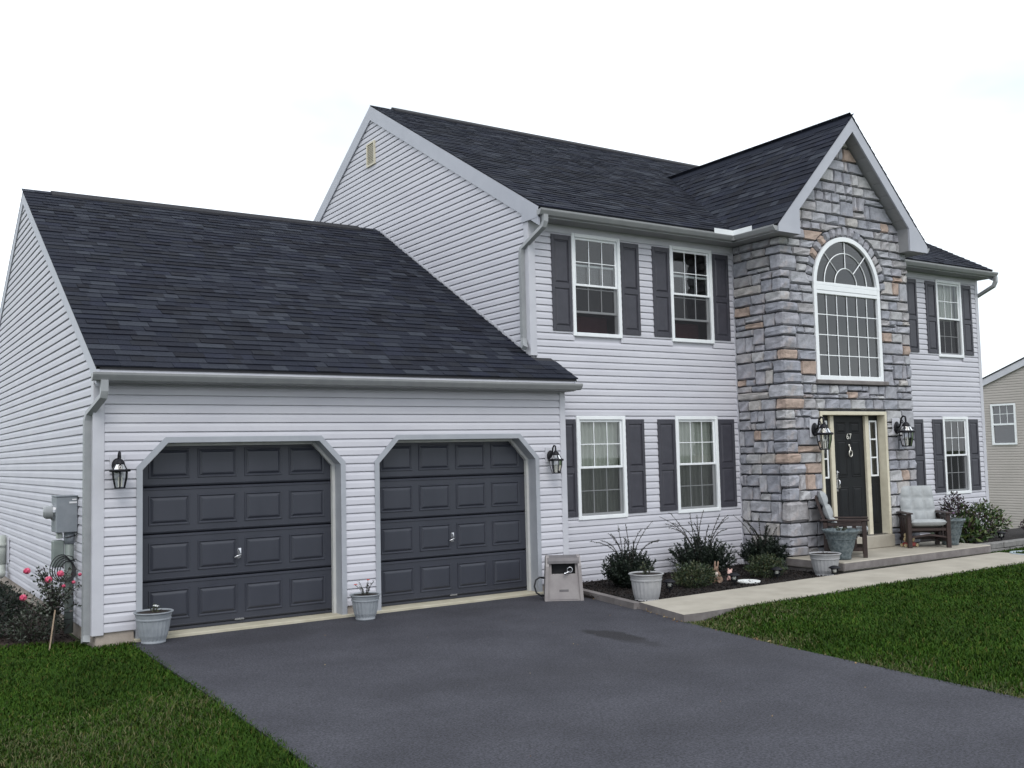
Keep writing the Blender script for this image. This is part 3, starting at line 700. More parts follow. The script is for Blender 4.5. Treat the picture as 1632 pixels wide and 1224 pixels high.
# fascia, soffits, rakes
box('fascia', 'trim', H, -.02, RX-.01, EG+.012, EG+.035, 2.66, GZ(EG)-.03)
box('soffit', 'soffit', H, -.02, RX-.02, EG+.036, .012, 2.655, 2.667)
box('fascia', 'trim', H, HXL+.03, HXR-.02, EH+.012, EH+.035, SOF-.005, HZ(EH)-.03)
box('soffit', 'soffit', H, HXL+.03, HXR-.02, EH+.036, D+.01, SOF-.010, SOF+.002)
def rake(pts_top, w, d, m='rake', name='rake_board'):
    """board hanging w below a polyline of 3D points, extruded by d"""
    for a, b in zip(pts_top[:-1], pts_top[1:]):
        a, b = Vector(a), Vector(b); dz = Vector((0, 0, -w)); MB().prism([a, b, b+dz, a+dz], d).build(name, m, H)
rake([(-.034, EG-.0, GZ(EG)-.012), (-.034, GRY, GRZ-.012)], .20, (.034, 0, 0)); rake([(-.034, GRY, GRZ-.012), (-.034, 2*GRY-EG, GZ(EG)-.012)], .20, (.034, 0, 0))
rake([(RX-.012, EG, GZ(EG)-.02), (RX-.012, D-.03, GZ(D-.03)-.02)], .12, (-.02, 0, 0))
rake([(HX-.044, EH+.0, HZ(EH)-.012), (HX-.044, HRY, HRZ-.012)], .27, (.030, 0, 0)); rake([(HX-.044, HRY, HRZ-.012), (HX-.044, 2*HRY-EH, HZ(EH)-.012)], .27, (.030, 0, 0))
MB().prism([(HX-.048, EH-.0, HZ(EH)-.02), (HX-.048, D+.10, HZ(D+.1)-.05), (HX-.048, D+.10, SOF-.015), (HX-.048, EH-.0, SOF-.015)], (.07, 0, 0)).build('eave_return', 'rake', H)
MB().prism([(HR+.05, EH, HZ(EH)-.02), (HR+.05, D+.10, HZ(D+.1)-.05), (HR+.05, D+.10, SOF-.015), (HR+.05, EH, SOF-.015)], (.05, 0, 0)).build('eave_return', 'rake', H)
rake([(HXR-.02, EH, HZ(EH)-.012), (HXR-.02, HRY, HRZ-.012)], .2, (.02, 0, 0))
# entry gable trim
rake([(XC-XH+.30, YX, XE+.30*XM-.012), (XC, YX, XZ-.012)], .245, (0, .03, 0)); rake([(XC, YX, XZ-.012), (XC+XH-.30, YX, XE+.30*XM-.012)], .245, (0, .03, 0))
for s in (-1, 1):
    # sloped soffit under the rake overhang
    npn = 9
    for q in range(npn):
        d0, d1 = (XH-.24)*q/npn, (XH-.24)*(q+1)/npn-.007
        MB().prism([(XC+s*d1, YX+.031, XZ-.245-XM*d1), (XC+s*d0, YX+.031, XZ-.245-XM*d0), (XC+s*d0, YS+.03, XZ-.245-XM*d0), (XC+s*d1, YS+.03, XZ-.245-XM*d1)], (0, 0, .01)).build('soffit_panel', 'soffit', H)
    # boxed eave return on the face of the gable
    xo, xi = XC+s*XH, XC+s*(XH-.50); zbk = SOF-.005
    MB().prism([(xo, YX-.006, zbk), (xi, YX-.006, zbk), (xi, YX-.006, XE+.5*XM-.252), (xo-s*.30, YX-.006, XE+.30*XM-.010), (xo, YX-.006, XE-.010)], (0, .034, 0)).build('eave_return', 'rake', H)
    MB().prism([(xi, YX+.03, zbk+.002), (xi, YS+.03, zbk+.002), (xi, YS+.03, XE+.5*XM-.25), (xi, YX+.03, XE+.5*XM-.25)], (s*.012, 0, 0)).build('eave_return', 'soffit', H)
    a, b = sorted((xo-s*.02, XC+s*((S2-SX)/2)-s*.02)); a2, b2 = sorted((xo-s*.02, xi))
    mb = MB(); mb.box(a, b, YX+.03, D, zbk-.002, zbk+.008); mb.box(a2+.001, b2-.001, YX+.029, YS+.05, zbk-.0045, zbk-.0025); mb.build('soffit', 'soffit', H)
    box('fascia', 'trim', H, *sorted((xo-s*.012, xo-s*.035)), YX+.03, EH+.02, SOF-.004, XE-.03)
# gutters (K profile)
GP = [(0, 0), (.055, 0), (.07, .008), (.098, .046), (.108, .062), (.112, .086), (.100, .090), (.098, .076), (0, .076)]
def gutter(a, b, out):
    a, b, out = Vector(a), Vector(b), Vector(out)
    MB().prism([a+out*o+Vector((0, 0, z)) for o, z in GP], b-a).build('gutter', 'gutter', H)
gutter((-.085, EG+.011, 2.668), (RX+.035, EG+.011, 2.668), (0, -1, 0))
XGL = XC-XH+.012
gutter((HXL-.02, EH+.011, 5.190), (XGL-.112, EH+.011, 5.190), (0, -1, 0)); gutter((XGL, EH+.011, 5.190), (XGL, YX+.02, 5.190), (-1, 0, 0))
MB().prism([(XGL-.112, EH+.011, 5.19), (XGL-.112, EH+.011-.112, 5.19), (XGL, EH+.011-.112, 5.19), (XGL, EH+.011, 5.19)], (0, 0, .075)).build('gutter', 'gutter', H)
gutter((S2+.02, EH+.011, 5.190), (HXR+.04, EH+.011, 5.190), (0, -1, 0)); gutter((XC+XH-.012, EH-.3, 5.190), (XC+XH-.012, YX+.02, 5.190), (1, 0, 0))
# splash guard in the inside corner of the gutter
mb = MB(); gx, gy = XGL-.112, EH+.011-.112
mb.box(gx-.42, gx+.004, gy, gy+.006, 5.262, 5.345); mb.box(gx-.001, gx+.005, gy-.40, gy+.005, 5.262, 5.345); mb.build('splash_guard', 'white_vinyl', H)
def spout(path, name='downspout'):
    MB().tube(path, .03, rect=(.075, .06)).build(name, 'downspout', H)
spout([(.035, EG-.05, 2.675), (.035, EG-.05, 2.56), (.03, EG-.03, 2.50), (-.05, .055, 2.33), (-.065, .075, 2.26), (-.065, .075, -.02), (-.075, .045, -.09)])
spout([(HX+.03, EH-.055, 5.195), (HX+.03, EH-.055, 5.10), (HX+.02, EH-.03, 5.03), (HX-.055, D+.085, 4.78), (HX-.06, D+.10, 4.70), (HX-.06, D+.10, 3.46), (HX-.09, D+.05, 3.37), (HX-.13, D-.02, 3.31)])
spout([(HXR-.01, EH-.055, 5.195), (HXR-.01, EH-.055, 5.09), (HXR-.03, EH-.02, 5.0), (HR+.06, D+.09, 4.80), (HR+.06, D+.10, 4.7), (HR+.06, D+.10, -.1)])
# gable vent
gv = MB(); y0, y1, z0, z1 = 5.36, 5.71, 7.31, 7.76; xo = HX-.03
for (a, b, c, d) in ((y0, y0+.035, z0, z1), (y1-.035, y1, z0, z1), (y0+.035, y1-.035, z0, z0+.035), (y0+.035, y1-.035, z1-.035, z1)): gv.box(xo-.012, HX+.01, a, b, c, d)
gv = gv.build('gable_vent', 'cream', H)
box('vent_backing', 'dark', gv, HX-.019, HX-.017, y0+.03, y1-.03, z0+.03, z1-.03)
for i in range(11):
    z = z0+.05+i*.033
    MB().prism([(xo-.006, y0+.035, z), (xo-.006, y1-.035, z), (xo+.008, y1-.035, z+.022), (xo+.008, y0+.035, z+.022)], (0, 0, .005)).build('slat', 'cream', gv)

# ------------------------------------------------------------------ windows
def ring(mb, x0, x1, z0, z1, w, ya, yb, bev=.0):
    mb.box(x0, x0+w, ya, yb, z0, z1, bev); mb.box(x1-w, x1, ya, yb, z0, z1, bev); mb.box(x0+w+.0005, x1-w-.0005, ya, yb, z0, z0+w, bev); mb.box(x0+w+.0005, x1-w-.0005, ya, yb, z1-w, z1, bev)
def grille(mb, x0, x1, z0, z1, nx, nz, y, w=.0125):
    for i in range(1, nx):
        x = x0+(x1-x0)*i/nx; mb.box(x-w/2, x+w/2, y-.004, y+.004, z0, z1)
    for i in range(1, nz):
        z = z0+(z1-z0)*i/nz; mb.box(x0, x1, y-.0035, y+.0035, z-w/2, z+w/2)
def window(x0, x1, z0, z1, y, raised=0., dim=True):
    mb = MB(); ring(mb, x0, x1, z0, z1, .058, y-.034, y+.09, .006); w = mb.build('window', 'white_vinyl', H)
    a, b, p, q = x0+.059, x1-.059, z0+.059, z1-.059; zm = (p+q)/2; s = .034
    for lo, hi, ys, nm in ((zm-.015, q, y-.006, 'u'), (p+raised, zm+.02+raised, y+.030, 'l')):
        mb = MB(); ring(mb, a, b, lo, hi, s, ys, ys+.028, .004); sash = mb.build('sash', 'white_vinyl', w)
        MB().quad((a+s-.004, ys+.014, lo+s-.004), (b-s+.004, ys+.014, lo+s-.004), (b-s+.004, ys+.014, hi-s+.004), (a+s-.004, ys+.014, hi-s+.004)).build('pane', 'glass', w)
        mb = MB(); grille(mb, a+s, b-s, lo+s, hi-s, 3, 2, ys+.0085); mb.build('grille', 'white_vinyl', w)
    mb = MB().quad((a+.002, y-.004, p+.002), (b-.002, y-.004, p+.002), (b-.002, y-.004, zm-.018), (a+.002, y-.004, zm-.018)); mb.build('insect_screen', 'screen', w)
    return w
for i, (a, b) in enumerate(WIN):
    window(a, b, *WU, D, raised=.30); window(a, b, *WL, D)
for a, b in WR:
    window(a, b, *WU, D); window(a, b, *WL, D)
def shutter(x0, x1, z0, z1, y):
    mb = MB(); zm = z0+(z1-z0)*.47; r = .05
    mb.box(x0, x0+r, y-.034, y-.008, z0, z1, .004); mb.box(x1-r, x1, y-.034, y-.008, z0, z1, .004)
    for a, b in ((z0, z0+.075), (zm-.04, zm+.04), (z1-.075, z1)): mb.box(x0+r+.0005, x1-r-.0005, y-.0335, y-.008, a, b, .004)
    mb.box(x0+.01, x1-.01, y-.0185, y-.0085, z0+.01, z1-.01)
    s = mb.build('shutter', 'shutter', H)
    for a, b in ((z0+.075, zm-.04), (zm+.04, z1-.075)):
        X0, X1 = x0+r, x1-r; e = .035; yb, yf = y-.019, y-.031
        MB().add([(X0, yb, a), (X1, yb, a), (X1, yb, b), (X0, yb, b), (X0+.012, yb, a+.012), (X1-.012, yb, a+.012), (X1-.012, yb, b-.012), (X0+.012, yb, b-.012), (X0+e, yf, a+e), (X1-e, yf, a+e), (X1-e, yf, b-e), (X0+e, yf, b-e)],
                 [(0, 1, 5, 4), (1, 2, 6, 5), (2, 3, 7, 6), (3, 0, 4, 7), (4, 5, 9, 8), (5, 6, 10, 9), (6, 7, 11, 10), (7, 4, 8, 11), (8, 9, 10, 11)]).build('panel', 'shutter', s)
SW = .362
for a, b in WIN:
    for x in (a-SW-.012, b+.012):
        shutter(x, x+SW, 3.588, 5.025, D)
        if x < GW: shutter(GW+.075 if False else x, x+SW, .855, 2.285, D)
        else: shutter(x, x+SW, .855, 2.285, D)
for a, b in WR:
    for x in (a-.345, b+.008):
        for z in ((3.588, 5.025), (.855, 2.285)): shutter(x, x+.337, *z, D)
# arched window
mb = MB(); fw = .075
for (r0, r1, ya, yb) in ((AR-fw, AR, YS-.032, YS+.06),):
    n = 40
    for i in range(n):
        a0, a1 = math.pi*i/n, math.pi*(i+1)/n
        P = lambda r, a, y: (AC+r*math.cos(a), y, SP+r*math.sin(a))
        v = [P(r0, a0, ya), P(r1, a0, ya), P(r1, a1, ya), P(r0, a1, ya), P(r0, a0, yb), P(r1, a0, yb), P(r1, a1, yb), P(r0, a1, yb)]
        mb.add(v, [(0, 1, 2, 3), (0, 3, 7, 4), (1, 5, 6, 2)])
mb.box(AX0, AX0+fw, YS-.032, YS+.06, 2.886, SP, .006); mb.box(AX1-fw, AX1, YS-.032, YS+.06, 2.886, SP, .006)
mb.box(AX0+fw, AX1-fw, YS-.0315, YS+.06, 2.886, 2.886+fw, .006); mb.box(AX0+fw, AX1-fw, YS-.0315, YS+.06, SP-.085, SP-.003, .006); mb.box(AX0+fw-.01, AX1-fw+.01, YS-.028, YS+.06, SP-.0025, SP+.055, .006); mb.box(AX0+fw, AX1-fw, YS-.028, YS+.06, SP-.145, SP-.088, .006)
aw = mb.build('window', 'white_vinyl', H)
MB().quad((AX0+fw-.01, YS+.014, 2.886+fw-.01), (AX1-fw+.01, YS+.014, 2.886+fw-.01), (AX1-fw+.01, YS+.014, SP-.14), (AX0+fw-.01, YS+.014, SP-.14)).build('pane', 'glass_arch', aw)
mb = MB(); n = 32; mb.add([(AC+(AR-fw+.008)*math.cos(math.pi*i/n), YS+.014, SP+.05+(AR-fw-.042)*math.sin(math.pi*i/n)) for i in range(n+1)], [tuple(range(n+1))]); mb.build('pane', 'glass_arch', aw)
mb = MB(); grille(mb, AX0+fw, AX1-fw, 2.886+fw, SP-.145, 6, 4, YS+.004, .015); mb.build('grille', 'white_vinyl', aw)
mb = MB(); ri = AR-fw; zb0 = SP+.055
for rr in (ri*.36, ri*.70): mb.tube([(AC+rr*math.cos(math.pi*i/24), YS+.002, zb0+rr*.96*math.sin(math.pi*i/24)) for i in range(25)], .010, 4, cap=False)
for an in (45, 90, 135): mb.tube([(AC+rr*math.cos(R(an)), YS+.002, zb0+rr*.96*math.sin(R(an))) for rr in (ri*.36, ri*.985)], .010, 4, cap=False)
mb.build('grille', 'white_vinyl', aw)

# ------------------------------------------------------------------ garage doors
def garage_door(d):
    o = [(d[0], -.12), (d[0], ZL), (d[0]+.305, ZT), (d[1]-.305, ZT), (d[1], ZL), (d[1], -.12)]
    def inset(w): k = w*math.tan(R(22.5)); return [(d[0]+w, -.12), (d[0]+w, ZL-k), (d[0]+.305+k, ZT-w), (d[1]-.305-k, ZT-w), (d[1]-w, ZL-k), (d[1]-w, -.12)]
    def band(A, B, ya, yb, m, nm):
        mb = MB(); n = len(A); v = [(x, ya, z) for x, z in A]+[(x, ya, z) for x, z in B]+[(x, yb, z) for x, z in A]+[(x, yb, z) for x, z in B]
        f = []
        for i in range(n-1): f += [(i, i+1, n+i+1, n+i), (n+i, n+i+1, 3*n+i+1, 3*n+i), (i, 2*n+i, 2*n+i+1, i+1)]
        f += [(0, n, 3*n, 2*n), (n-1, 3*n-1, 4*n-1, 2*n-1)]
        return mb.add(v, f).build(nm, m, H)
    band(inset(-.012), inset(.052), -.030, .205, 'casing', 'door_casing'); band(inset(.0525), inset(.088), .150, .204, 'jamb', 'door_stop')
    x0, x1 = d[0]+.07, d[1]-.07; yd = .207; z0, z1 = -.062, ZT-.02
    mb = MB(); hs = (z1-z0)/4
    for i in range(4):
        a, b = z0+i*hs+.005, z0+(i+1)*hs-.005
        mb.box(x0, x1, yd, yd+.04, a, b, .014)
        for g in (.055, ): 
            mb.box(x0+.01, x1-.01, yd-.007, yd+.002, a+.020, a+.030, .003); mb.box(x0+.01, x1-.01, yd-.007, yd+.002, b-.030, b-.020, .003)
    mb.box(x0, x1, yd+.01, yd+.03, z0-.03, z0)
    gd = mb.build('garage_door', 'door_paint', H)
    m0, m1 = .055, .055; pw = (x1-x0-2*m0)/4
    for i in range(4):
        for j in range(4):
            a = x0+m0+j*pw+.045; b = x0+m0+(j+1)*pw-.045; p = z0+i*hs+.095; q = z0+(i+1)*hs-.095
            v = []; prof = [(0, 0), (.005, .010), (.014, .010), (.026, -.001), (.050, .015), (.060, .016)]
            for e, h in prof: v += [(a+e, yd-h, p+e), (b-e, yd-h, p+e), (b-e, yd-h, q-e), (a+e, yd-h, q-e)]
            f = [(4*k+c, 4*k+(c+1) % 4, 4*k+4+(c+1) % 4, 4*k+4+c) for k in range(len(prof)-1) for c in range(4)]+[(4*len(prof)-4, 4*len(prof)-3, 4*len(prof)-2, 4*len(prof)-1)]
            MB().add(v, f).build('panel', 'door_paint', gd)
    xm = (x0+x1)/2-.02
    mb = MB(); mb.box(xm-.022, xm+.022, yd-.008, yd, .655, .775, .006); mb.tube([(xm, yd-.005, .70), (xm, yd-.05, .70)], .012, 8); mb.tube([(xm+.01, yd-.05, .705), (xm-.075, yd-.052, .672)], .010, 8); mb.build('handle', 'steel', gd, smooth=True)
    box('lift_plate', 'steel', gd, xm-.06, xm+.05, yd-.012, yd, z0+.010, z0+.03)
garage_door(D1); garage_door(D2)

# ------------------------------------------------------------------ entry door
YD = YS+.125
mb = MB(); ya, yb = YS-.035, YD+.05
mb.box(FD0, FD0+.055, ya, yb, .293, FDT, .005); mb.box(FD1-.055, FD1, ya, yb, .293, FDT, .005); mb.box(FD0+.056, FD1-.056, ya, yb, FDT-.06, FDT, .005)
ed = mb.build('entry_surround', 'cream', H)
P1, P2 = (11.300, 11.392), (12.205, 12.297)
for p in (P1, P2): box('mullion_post', 'cream', ed, p[0], p[1], YD-.045, YD+.05, .293, FDT-.061, bev=.008)
box('threshold', 'steel', ed, FD0+.056, FD1-.056, YS+.01, YD+.06, .2925, .312)
def panels(par, x0, x1, rects, y, m):
    for (a, b, p, q) in rects:
        v = []; prof = [(0, 0), (.010, .008), (.02, .008), (.028, .001), (.05, .007)]
        for e, h in prof: v += [(a+e, y-h, p+e), (b-e, y-h, p+e), (b-e, y-h, q-e), (a+e, y-h, q-e)]
        f = [(4*k+c, 4*k+(c+1) % 4, 4*k+4+(c+1) % 4, 4*k+4+c) for k in range(4) for c in range(4)]+[(16, 17, 18, 19)]
        MB().add(v, f).build('panel', m, par)
dz0, dz1 = .314, FDT-.062
dr = box('entry_door', 'entry_paint', H, P1[1]+.002, P2[0]-.002, YD, YD+.045, dz0, dz1, bev=.004)
dl, drr = P1[1]+.11, P2[0]-.11; dm = (dl+drr)/2
rc = []
for (p, q) in ((2.01, 2.20), (1.28, 1.90), (.46, 1.12)):
    rc += [(dl, dm-.05, p, q), (dm+.05, drr, p, q)]
panels(dr, dl, drr, rc, YD, 'entry_paint')
mb = MB(); hx_ = P1[1]+.06; mb.box(hx_-.025, hx_+.025, YD-.012, YD, 1.05, 1.40, .01); mb.tube([(hx_, YD-.01, 1.10), (hx_, YD-.06, 1.12), (hx_, YD-.065, 1.22), (hx_, YD-.02, 1.27)], .011, 8); mb.lathe([(0.0, 0), (.03, .002), (.03, .015), (0, .02)], 12, (hx_, YD-.02, 1.36)); mb.build('handle', 'steel', dr, smooth=True)
# house number and knocker
def text(s, size, loc, m, par, name):
    c = bpy.data.curves.new(name, 'FONT'); c.body = s; c.size = size; c.extrude = .004; c.align_x = 'CENTER'; c.align_y = 'CENTER'
    o = bpy.data.objects.new(name, c); COL.objects.link(o); dg = bpy.context.evaluated_depsgraph_get(); me = bpy.data.meshes.new_from_object(o.evaluated_get(dg)); bpy.data.objects.remove(o)
    rx = Matrix.Rotation(R(90), 4, 'X'); me.transform(Matrix.Translation(loc) @ rx); me.materials.clear(); me.materials.append(MATS[m]); return link(name, me, par)
text('67', .135, (dm, YD-.012, 1.955), 'brass', dr, 'house_number')
mb = MB(); mb.tube([(dm, YD-.01, 1.80), (dm+.005, YD-.03, 1.77), (dm-.012, YD-.035, 1.73), (dm-.025, YD-.035, 1.69)], .010, 8); mb.tube([(dm+.042*math.cos(a), YD-.035, 1.675+.055*math.sin(a)) for a in np.linspace(0, 2*math.pi, 17)], .009, 8, cap=False); mb.ell((dm, YD-.012, 1.81), (.018, .012, .022), 10, 6); mb.build('knocker', 'brass', dr, smooth=True)
for (a, b) in ((FD0+.056, P1[0]-.001), (P2[1]+.001, FD1-.056)):
    sl = MB(); x0, x1 = a, b; gl0, gl1 = 1.285, 2.215
    sl.box(x0, x0+.05, YD-.002, YD+.04, dz0, dz1); sl.box(x1-.05, x1, YD-.002, YD+.04, dz0, dz1); sl.box(x0+.0505, x1-.0505, YD-.002, YD+.04, dz0, gl0); sl.box(x0+.0505, x1-.0505, YD-.002, YD+.04, gl1, dz1)
    so = sl.build('sidelight', 'entry_paint', H)
    mb = MB(); ring(mb, x0+.04, x1-.04, gl0-.01, gl1+.01, .028, YD-.014, YD-.0025); 
    for i in (1, 2): z = gl0+(gl1-gl0)*i/3; mb.box(x0+.0685, x1-.0685, YD-.012, YD-.003, z-.012, z+.012)
    mb.build('frame', 'white_vinyl', so)
    for i in range(3): MB().quad((x0+.06, YD+.006, gl0+(gl1-gl0)*i/3), (x1-.06, YD+.006, gl0+(gl1-gl0)*i/3), (x1-.06, YD+.006, gl0+(gl1-gl0)*(i+1)/3-.001), (x0+.06, YD+.006, gl0+(gl1-gl0)*(i+1)/3-.001)).build('pane', 'glass', so)
    panels(so, x0, x1, [(x0+.055, x1-.055, .45, 1.15)], YD-.0025, 'entry_paint')
MB().box(FD0, FD1, YD+.3, YD+.31, .3, 2.4).build('room_partition', 'room', H)

# ------------------------------------------------------------------ curtains (things hanging inside)
def curtain(x0, x1, z0, z1, y, label, name='curtain', amp=.022, wl=.085):
    n = int((x1-x0)/.012); mb = MB(); v = []
    for i in range(n+1):
        x = x0+(x1-x0)*i/n; yy = y+amp*math.sin(2*math.pi*x/wl+.8*math.sin(x*7))
        v += [(x, yy, z0), (x, yy+.01, (z0+z1)/2), (x, yy, z1)]
    f = []
    for i in range(n): f += [(3*i, 3*i+3, 3*i+4, 3*i+1), (3*i+1, 3*i+4, 3*i+5, 3*i+2)]
    o = mb.add(v, f).build(name, 'curtain', smooth=True); return tag(o, label, 'curtain')
curtain(WIN[0][0]+.03, WIN[0][1]-.03, .83, 2.30, D+.12, 'sheer pale curtain behind the downstairs window beside the garage')
curtain(WIN[1][0]+.03, WIN[1][1]-.03, .83, 2.30, D+.12, 'sheer pale curtain behind the downstairs window beside the stone wall')
curtain(WR[1][0]+.03, WR[1][1]-.03, 4.28, 5.05, D+.15, 'pale curtain in the upper sash of the upstairs window right of the stone gable')
curtain(P2[1]+.06, FD1-.06, 1.25, 2.25, YD+.12, 'sheer white curtain in the sidelight right of the black door', wl=.05)
curtain(FD0+.06, P1[0]-.05, 1.25, 2.25, YD+.12, 'sheer white curtain in the sidelight left of the black door', wl=.05)
for (a, b), nm in zip(WIN, ('nearest the garage roof', 'nearest the stone wall')):
    o = MB().box(a+.02, b-.02, D+.30, D+.36, WU[0]-.1, WU[0]+.36, .02).build('window_seat_back', 'maroon'); tag(o, f'maroon headboard showing under the raised sash of the upstairs window {nm}', 'headboard')


# ------------------------------------------------------------------ wall lanterns
def lantern(loc, hgt, label, big=False):
    """coach light on a wall facing -y; loc = wall point at body centre height"""
    t = thing('wall_lantern', label, 'lantern', loc, 0, 'black coach lanterns on the house front'); s = hgt/.37
    MB().box(-.075*s, .075*s, -.014, .0, -.02*s, .19*s, .004).build('mount_block', 'trim', t)
    bp = MB().lathe([(0, 0), (.055*s, .002), (.06*s, .012), (.045*s, .028), (0, .034)], 16).build('backplate', 'black_metal', t, smooth=True)
    bp.rotation_euler = (R(90), 0, 0); bp.scale = (1, 1.35, 1); bp.location = (0, -.014, .07*s)
    yb = -.15*s
    mb = MB(); mb.tube([(0, -.03, .07*s), (0, -.06*s, .085*s), (0, -.075*s, .13*s), (0, -.085*s, .185*s), (0, -.115*s, .215*s), (0, -.145*s, .205*s), (0, yb, .17*s), (0, yb, .145*s)], .0115*s, 8)
    if big: mb.tube([(0, -.07*s, .15*s), (0, -.10*s, .165*s), (0, -.115*s, .14*s), (0, -.09*s, .125*s)], .006*s, 6)
    mb.build('arm', 'black_metal', t, smooth=True)
    MB().lathe([(0, .165*s), (.014*s, .155*s), (.010*s, .14*s), (.022*s, .135*s), (.04*s, .118*s), (.05*s, .09*s), (.052*s, .083*s), (0, .08*s)], 16, (0, yb, 0)).build('cap', 'black_metal', t, smooth=True)
    # upper glass cone, band, lower glass, cage bars
    up = [(.048*s, .084*s), (.082*s, .025*s)]; lo = [(.082*s, .010*s), (.078*s, -.06*s), (.052*s, -.165*s)]
    MB().lathe(up, 12, (0, yb, 0)).build('glass', 'lamp_glass', t); MB().lathe(lo, 12, (0, yb, 0)).build('glass', 'lamp_glass', t)
    MB().lathe([(.080*s, .004*s), (.104*s, .002*s), (.110*s, .016*s), (.104*s, .030*s), (.080*s, .028*s), (.080*s, .004*s)], 18, (0, yb, 0)).build('band', 'black_metal', t, smooth=True)
    mb = MB()
    for j in range(6):
        a = 2*math.pi*j/6+.3
        mb.tube([(.036*s*math.cos(a), yb+.036*s*math.sin(a), .104*s), (.080*s*math.cos(a), yb+.080*s*math.sin(a), .026*s)], .0065*s, 4)
        mb.tube([(r*math.cos(a), yb+r*math.sin(a), z) for r, z in ((.084*s, .008*s), (.080*s, -.06*s), (.054*s, -.168*s))], .007*s, 4)
    mb.tube([(.055*s*math.cos(a), yb+.055*s*math.sin(a), -.168*s) for a in np.linspace(0, 2*math.pi, 15)], .005*s, 4, cap=False)
    mb.build('cage', 'black_metal', t)
    mb = MB()
    for a in (0, 2.1, 4.2): mb.tube([(.016*s*math.cos(a), yb+.016*s*math.sin(a), -.155*s), (.02*s*math.cos(a), yb+.02*s*math.sin(a), -.05*s)], .008*s, 6)
    mb.build('candle', 'bulb', t)
lantern((.22, -.018, 1.70), .37, 'black coach lantern on the siding strip between the downspout and the first garage door')
lantern((5.97, -.018, 1.685), .37, 'black coach lantern on the garage wall above the hose reel box')
lantern((10.74, YS-.04, 1.98), .50, 'large black coach lantern on the stone between the entry door and the stone corner', True)
lantern((12.86, YS-.04, 2.0), .50, 'large black coach lantern on the stone above the tufted porch chair', True)

# ------------------------------------------------------------------ foliage helpers
def leaves_np(P, Nrm, L, Wd, bend=.25):
    """diamond leaves at P (n,3), pointing along Nrm; two tris each folded"""
    n = len(P); Nrm = Nrm/np.linalg.norm(Nrm, axis=1, keepdims=True); rv = rng.normal(size=(n, 3)); sd_ = np.cross(Nrm, rv); sd_ /= np.linalg.norm(sd_, axis=1, keepdims=True)+1e-9; up = np.cross(sd_, Nrm)
    L = np.broadcast_to(L, (n,))[:, None]; Wd = np.broadcast_to(Wd, (n,))[:, None]
    a = P; b = P+Nrm*L*.45+sd_*Wd*.5+up*L*bend*.3; c = P+Nrm*L-up*L*bend*.4; d = P+Nrm*L*.45-sd_*Wd*.5+up*L*bend*.3
    V = np.stack([a, b, c, d], 1).reshape(-1, 3); i = np.arange(n)[:, None]*4
    return V, np.concatenate([np.concatenate([i, i+1, i+2], 1), np.concatenate([i, i+2, i+3], 1)])
def ball_points(n, r, c, inner=.35, lump=.18):
    d = rng.normal(size=(n, 3)); d /= np.linalg.norm(d, axis=1, keepdims=True)
    f = 1+lump*(np.sin(d[:, 0]*5+1)*np.cos(d[:, 1]*6)+np.sin(d[:, 2]*7+2)*.6)
    rad = (inner+(1-inner)*rng.random(n)**.5)*f
    return np.array(c)+d*rad[:, None]*np.array(r), d
def bezier(a, b, c, n=6): a, b, c = map(Vector, (a, b, c)); return [a*(1-t)**2+b*2*t*(1-t)+c*t*t for t in [i/(n-1) for i in range(n)]]

def spiky_shrub(loc, r, h, nsh, label, seed, lean=0.):
    global rng
    rng = np.random.default_rng(seed); random.seed(seed)
    t = thing('yew_shrub', label, 'shrub', loc, 0, 'spiky yews along the front wall')
    mb = MB(); VV = []; FF = []; k = 0
    def sprays(base, tip, mid, n, ll):
        nonlocal k
        path = bezier(base, mid, tip, 7); pts = np.array([list(p) for p in path]); ts = rng.random(n)*6; i0 = np.minimum(ts.astype(int), 5); fr = (ts-i0)[:, None]
        P = pts[i0]*(1-fr)+pts[i0+1]*fr; T = pts[i0+1]-pts[i0]; T /= np.linalg.norm(T, axis=1, keepdims=True); dv = rng.normal(size=(n, 3)); Nn = T*.8+dv*.55
        V, F = leaves_np(P, Nn, rng.uniform(.6, 1.2, n)*ll, ll*.42); VV.append(V); FF.append(F+k); k += len(V)
    # dense body of upright sprays
    for i in range(230):
        a = random.uniform(0, 2*math.pi); q = random.random()**.6*r; zt = h*random.uniform(.45, 1.0)*(1-.35*(q/r)**2); ex = 1.25+.25*random.random()
        b = (q*.35*math.cos(a), q*.35*math.sin(a), .02); tp = (q*ex*math.cos(a)+lean*zt, q*ex*math.sin(a), zt); md = (q*.9*math.cos(a), q*.9*math.sin(a), zt*.45)
        sprays(b, tp, md, 60, .046)
        if i % 6 == 0: mb.tube(bezier(b, md, tp, 5), .004, 4)
    # long bare shoots
    for i in range(nsh):
        a = random.uniform(0, 2*math.pi); q = random.uniform(.5, 1.)*r; zt = h*random.uniform(1.1, 1.6)
        b = (q*.4*math.cos(a), q*.4*math.sin(a), h*.5); tp = (q*random.uniform(1.6, 3.0)*math.cos(a)+random.uniform(-.05, .05), q*random.uniform(1.0, 1.8)*math.sin(a), zt); md = (q*.7*math.cos(a), q*.7*math.sin(a), h*1.1)
        mb.tube(bezier(b, md, tp, 6), [.0065, .006, .0055, .005, .004, .003], 5); sprays(b, tp, md, 70, .026)
    np_mesh('foliage', np.concatenate(VV), np.concatenate(FF), 'needle', t); mb.build('stem', 'twig', t)
BED = -.10
spiky_shrub((6.92, -.52, BED), .29, .56, 13, 'dark spiky yew behind the white pot beside the hose reel box', 11)
spiky_shrub((8.62, -.22, BED), .38, .62, 15, 'tall dark spiky yew under the second downstairs window, behind the rabbit', 12)
spiky_shrub((9.85, -.33, BED), .29, .56, 13, 'dark spiky yew against the side of the stone wall', 13)

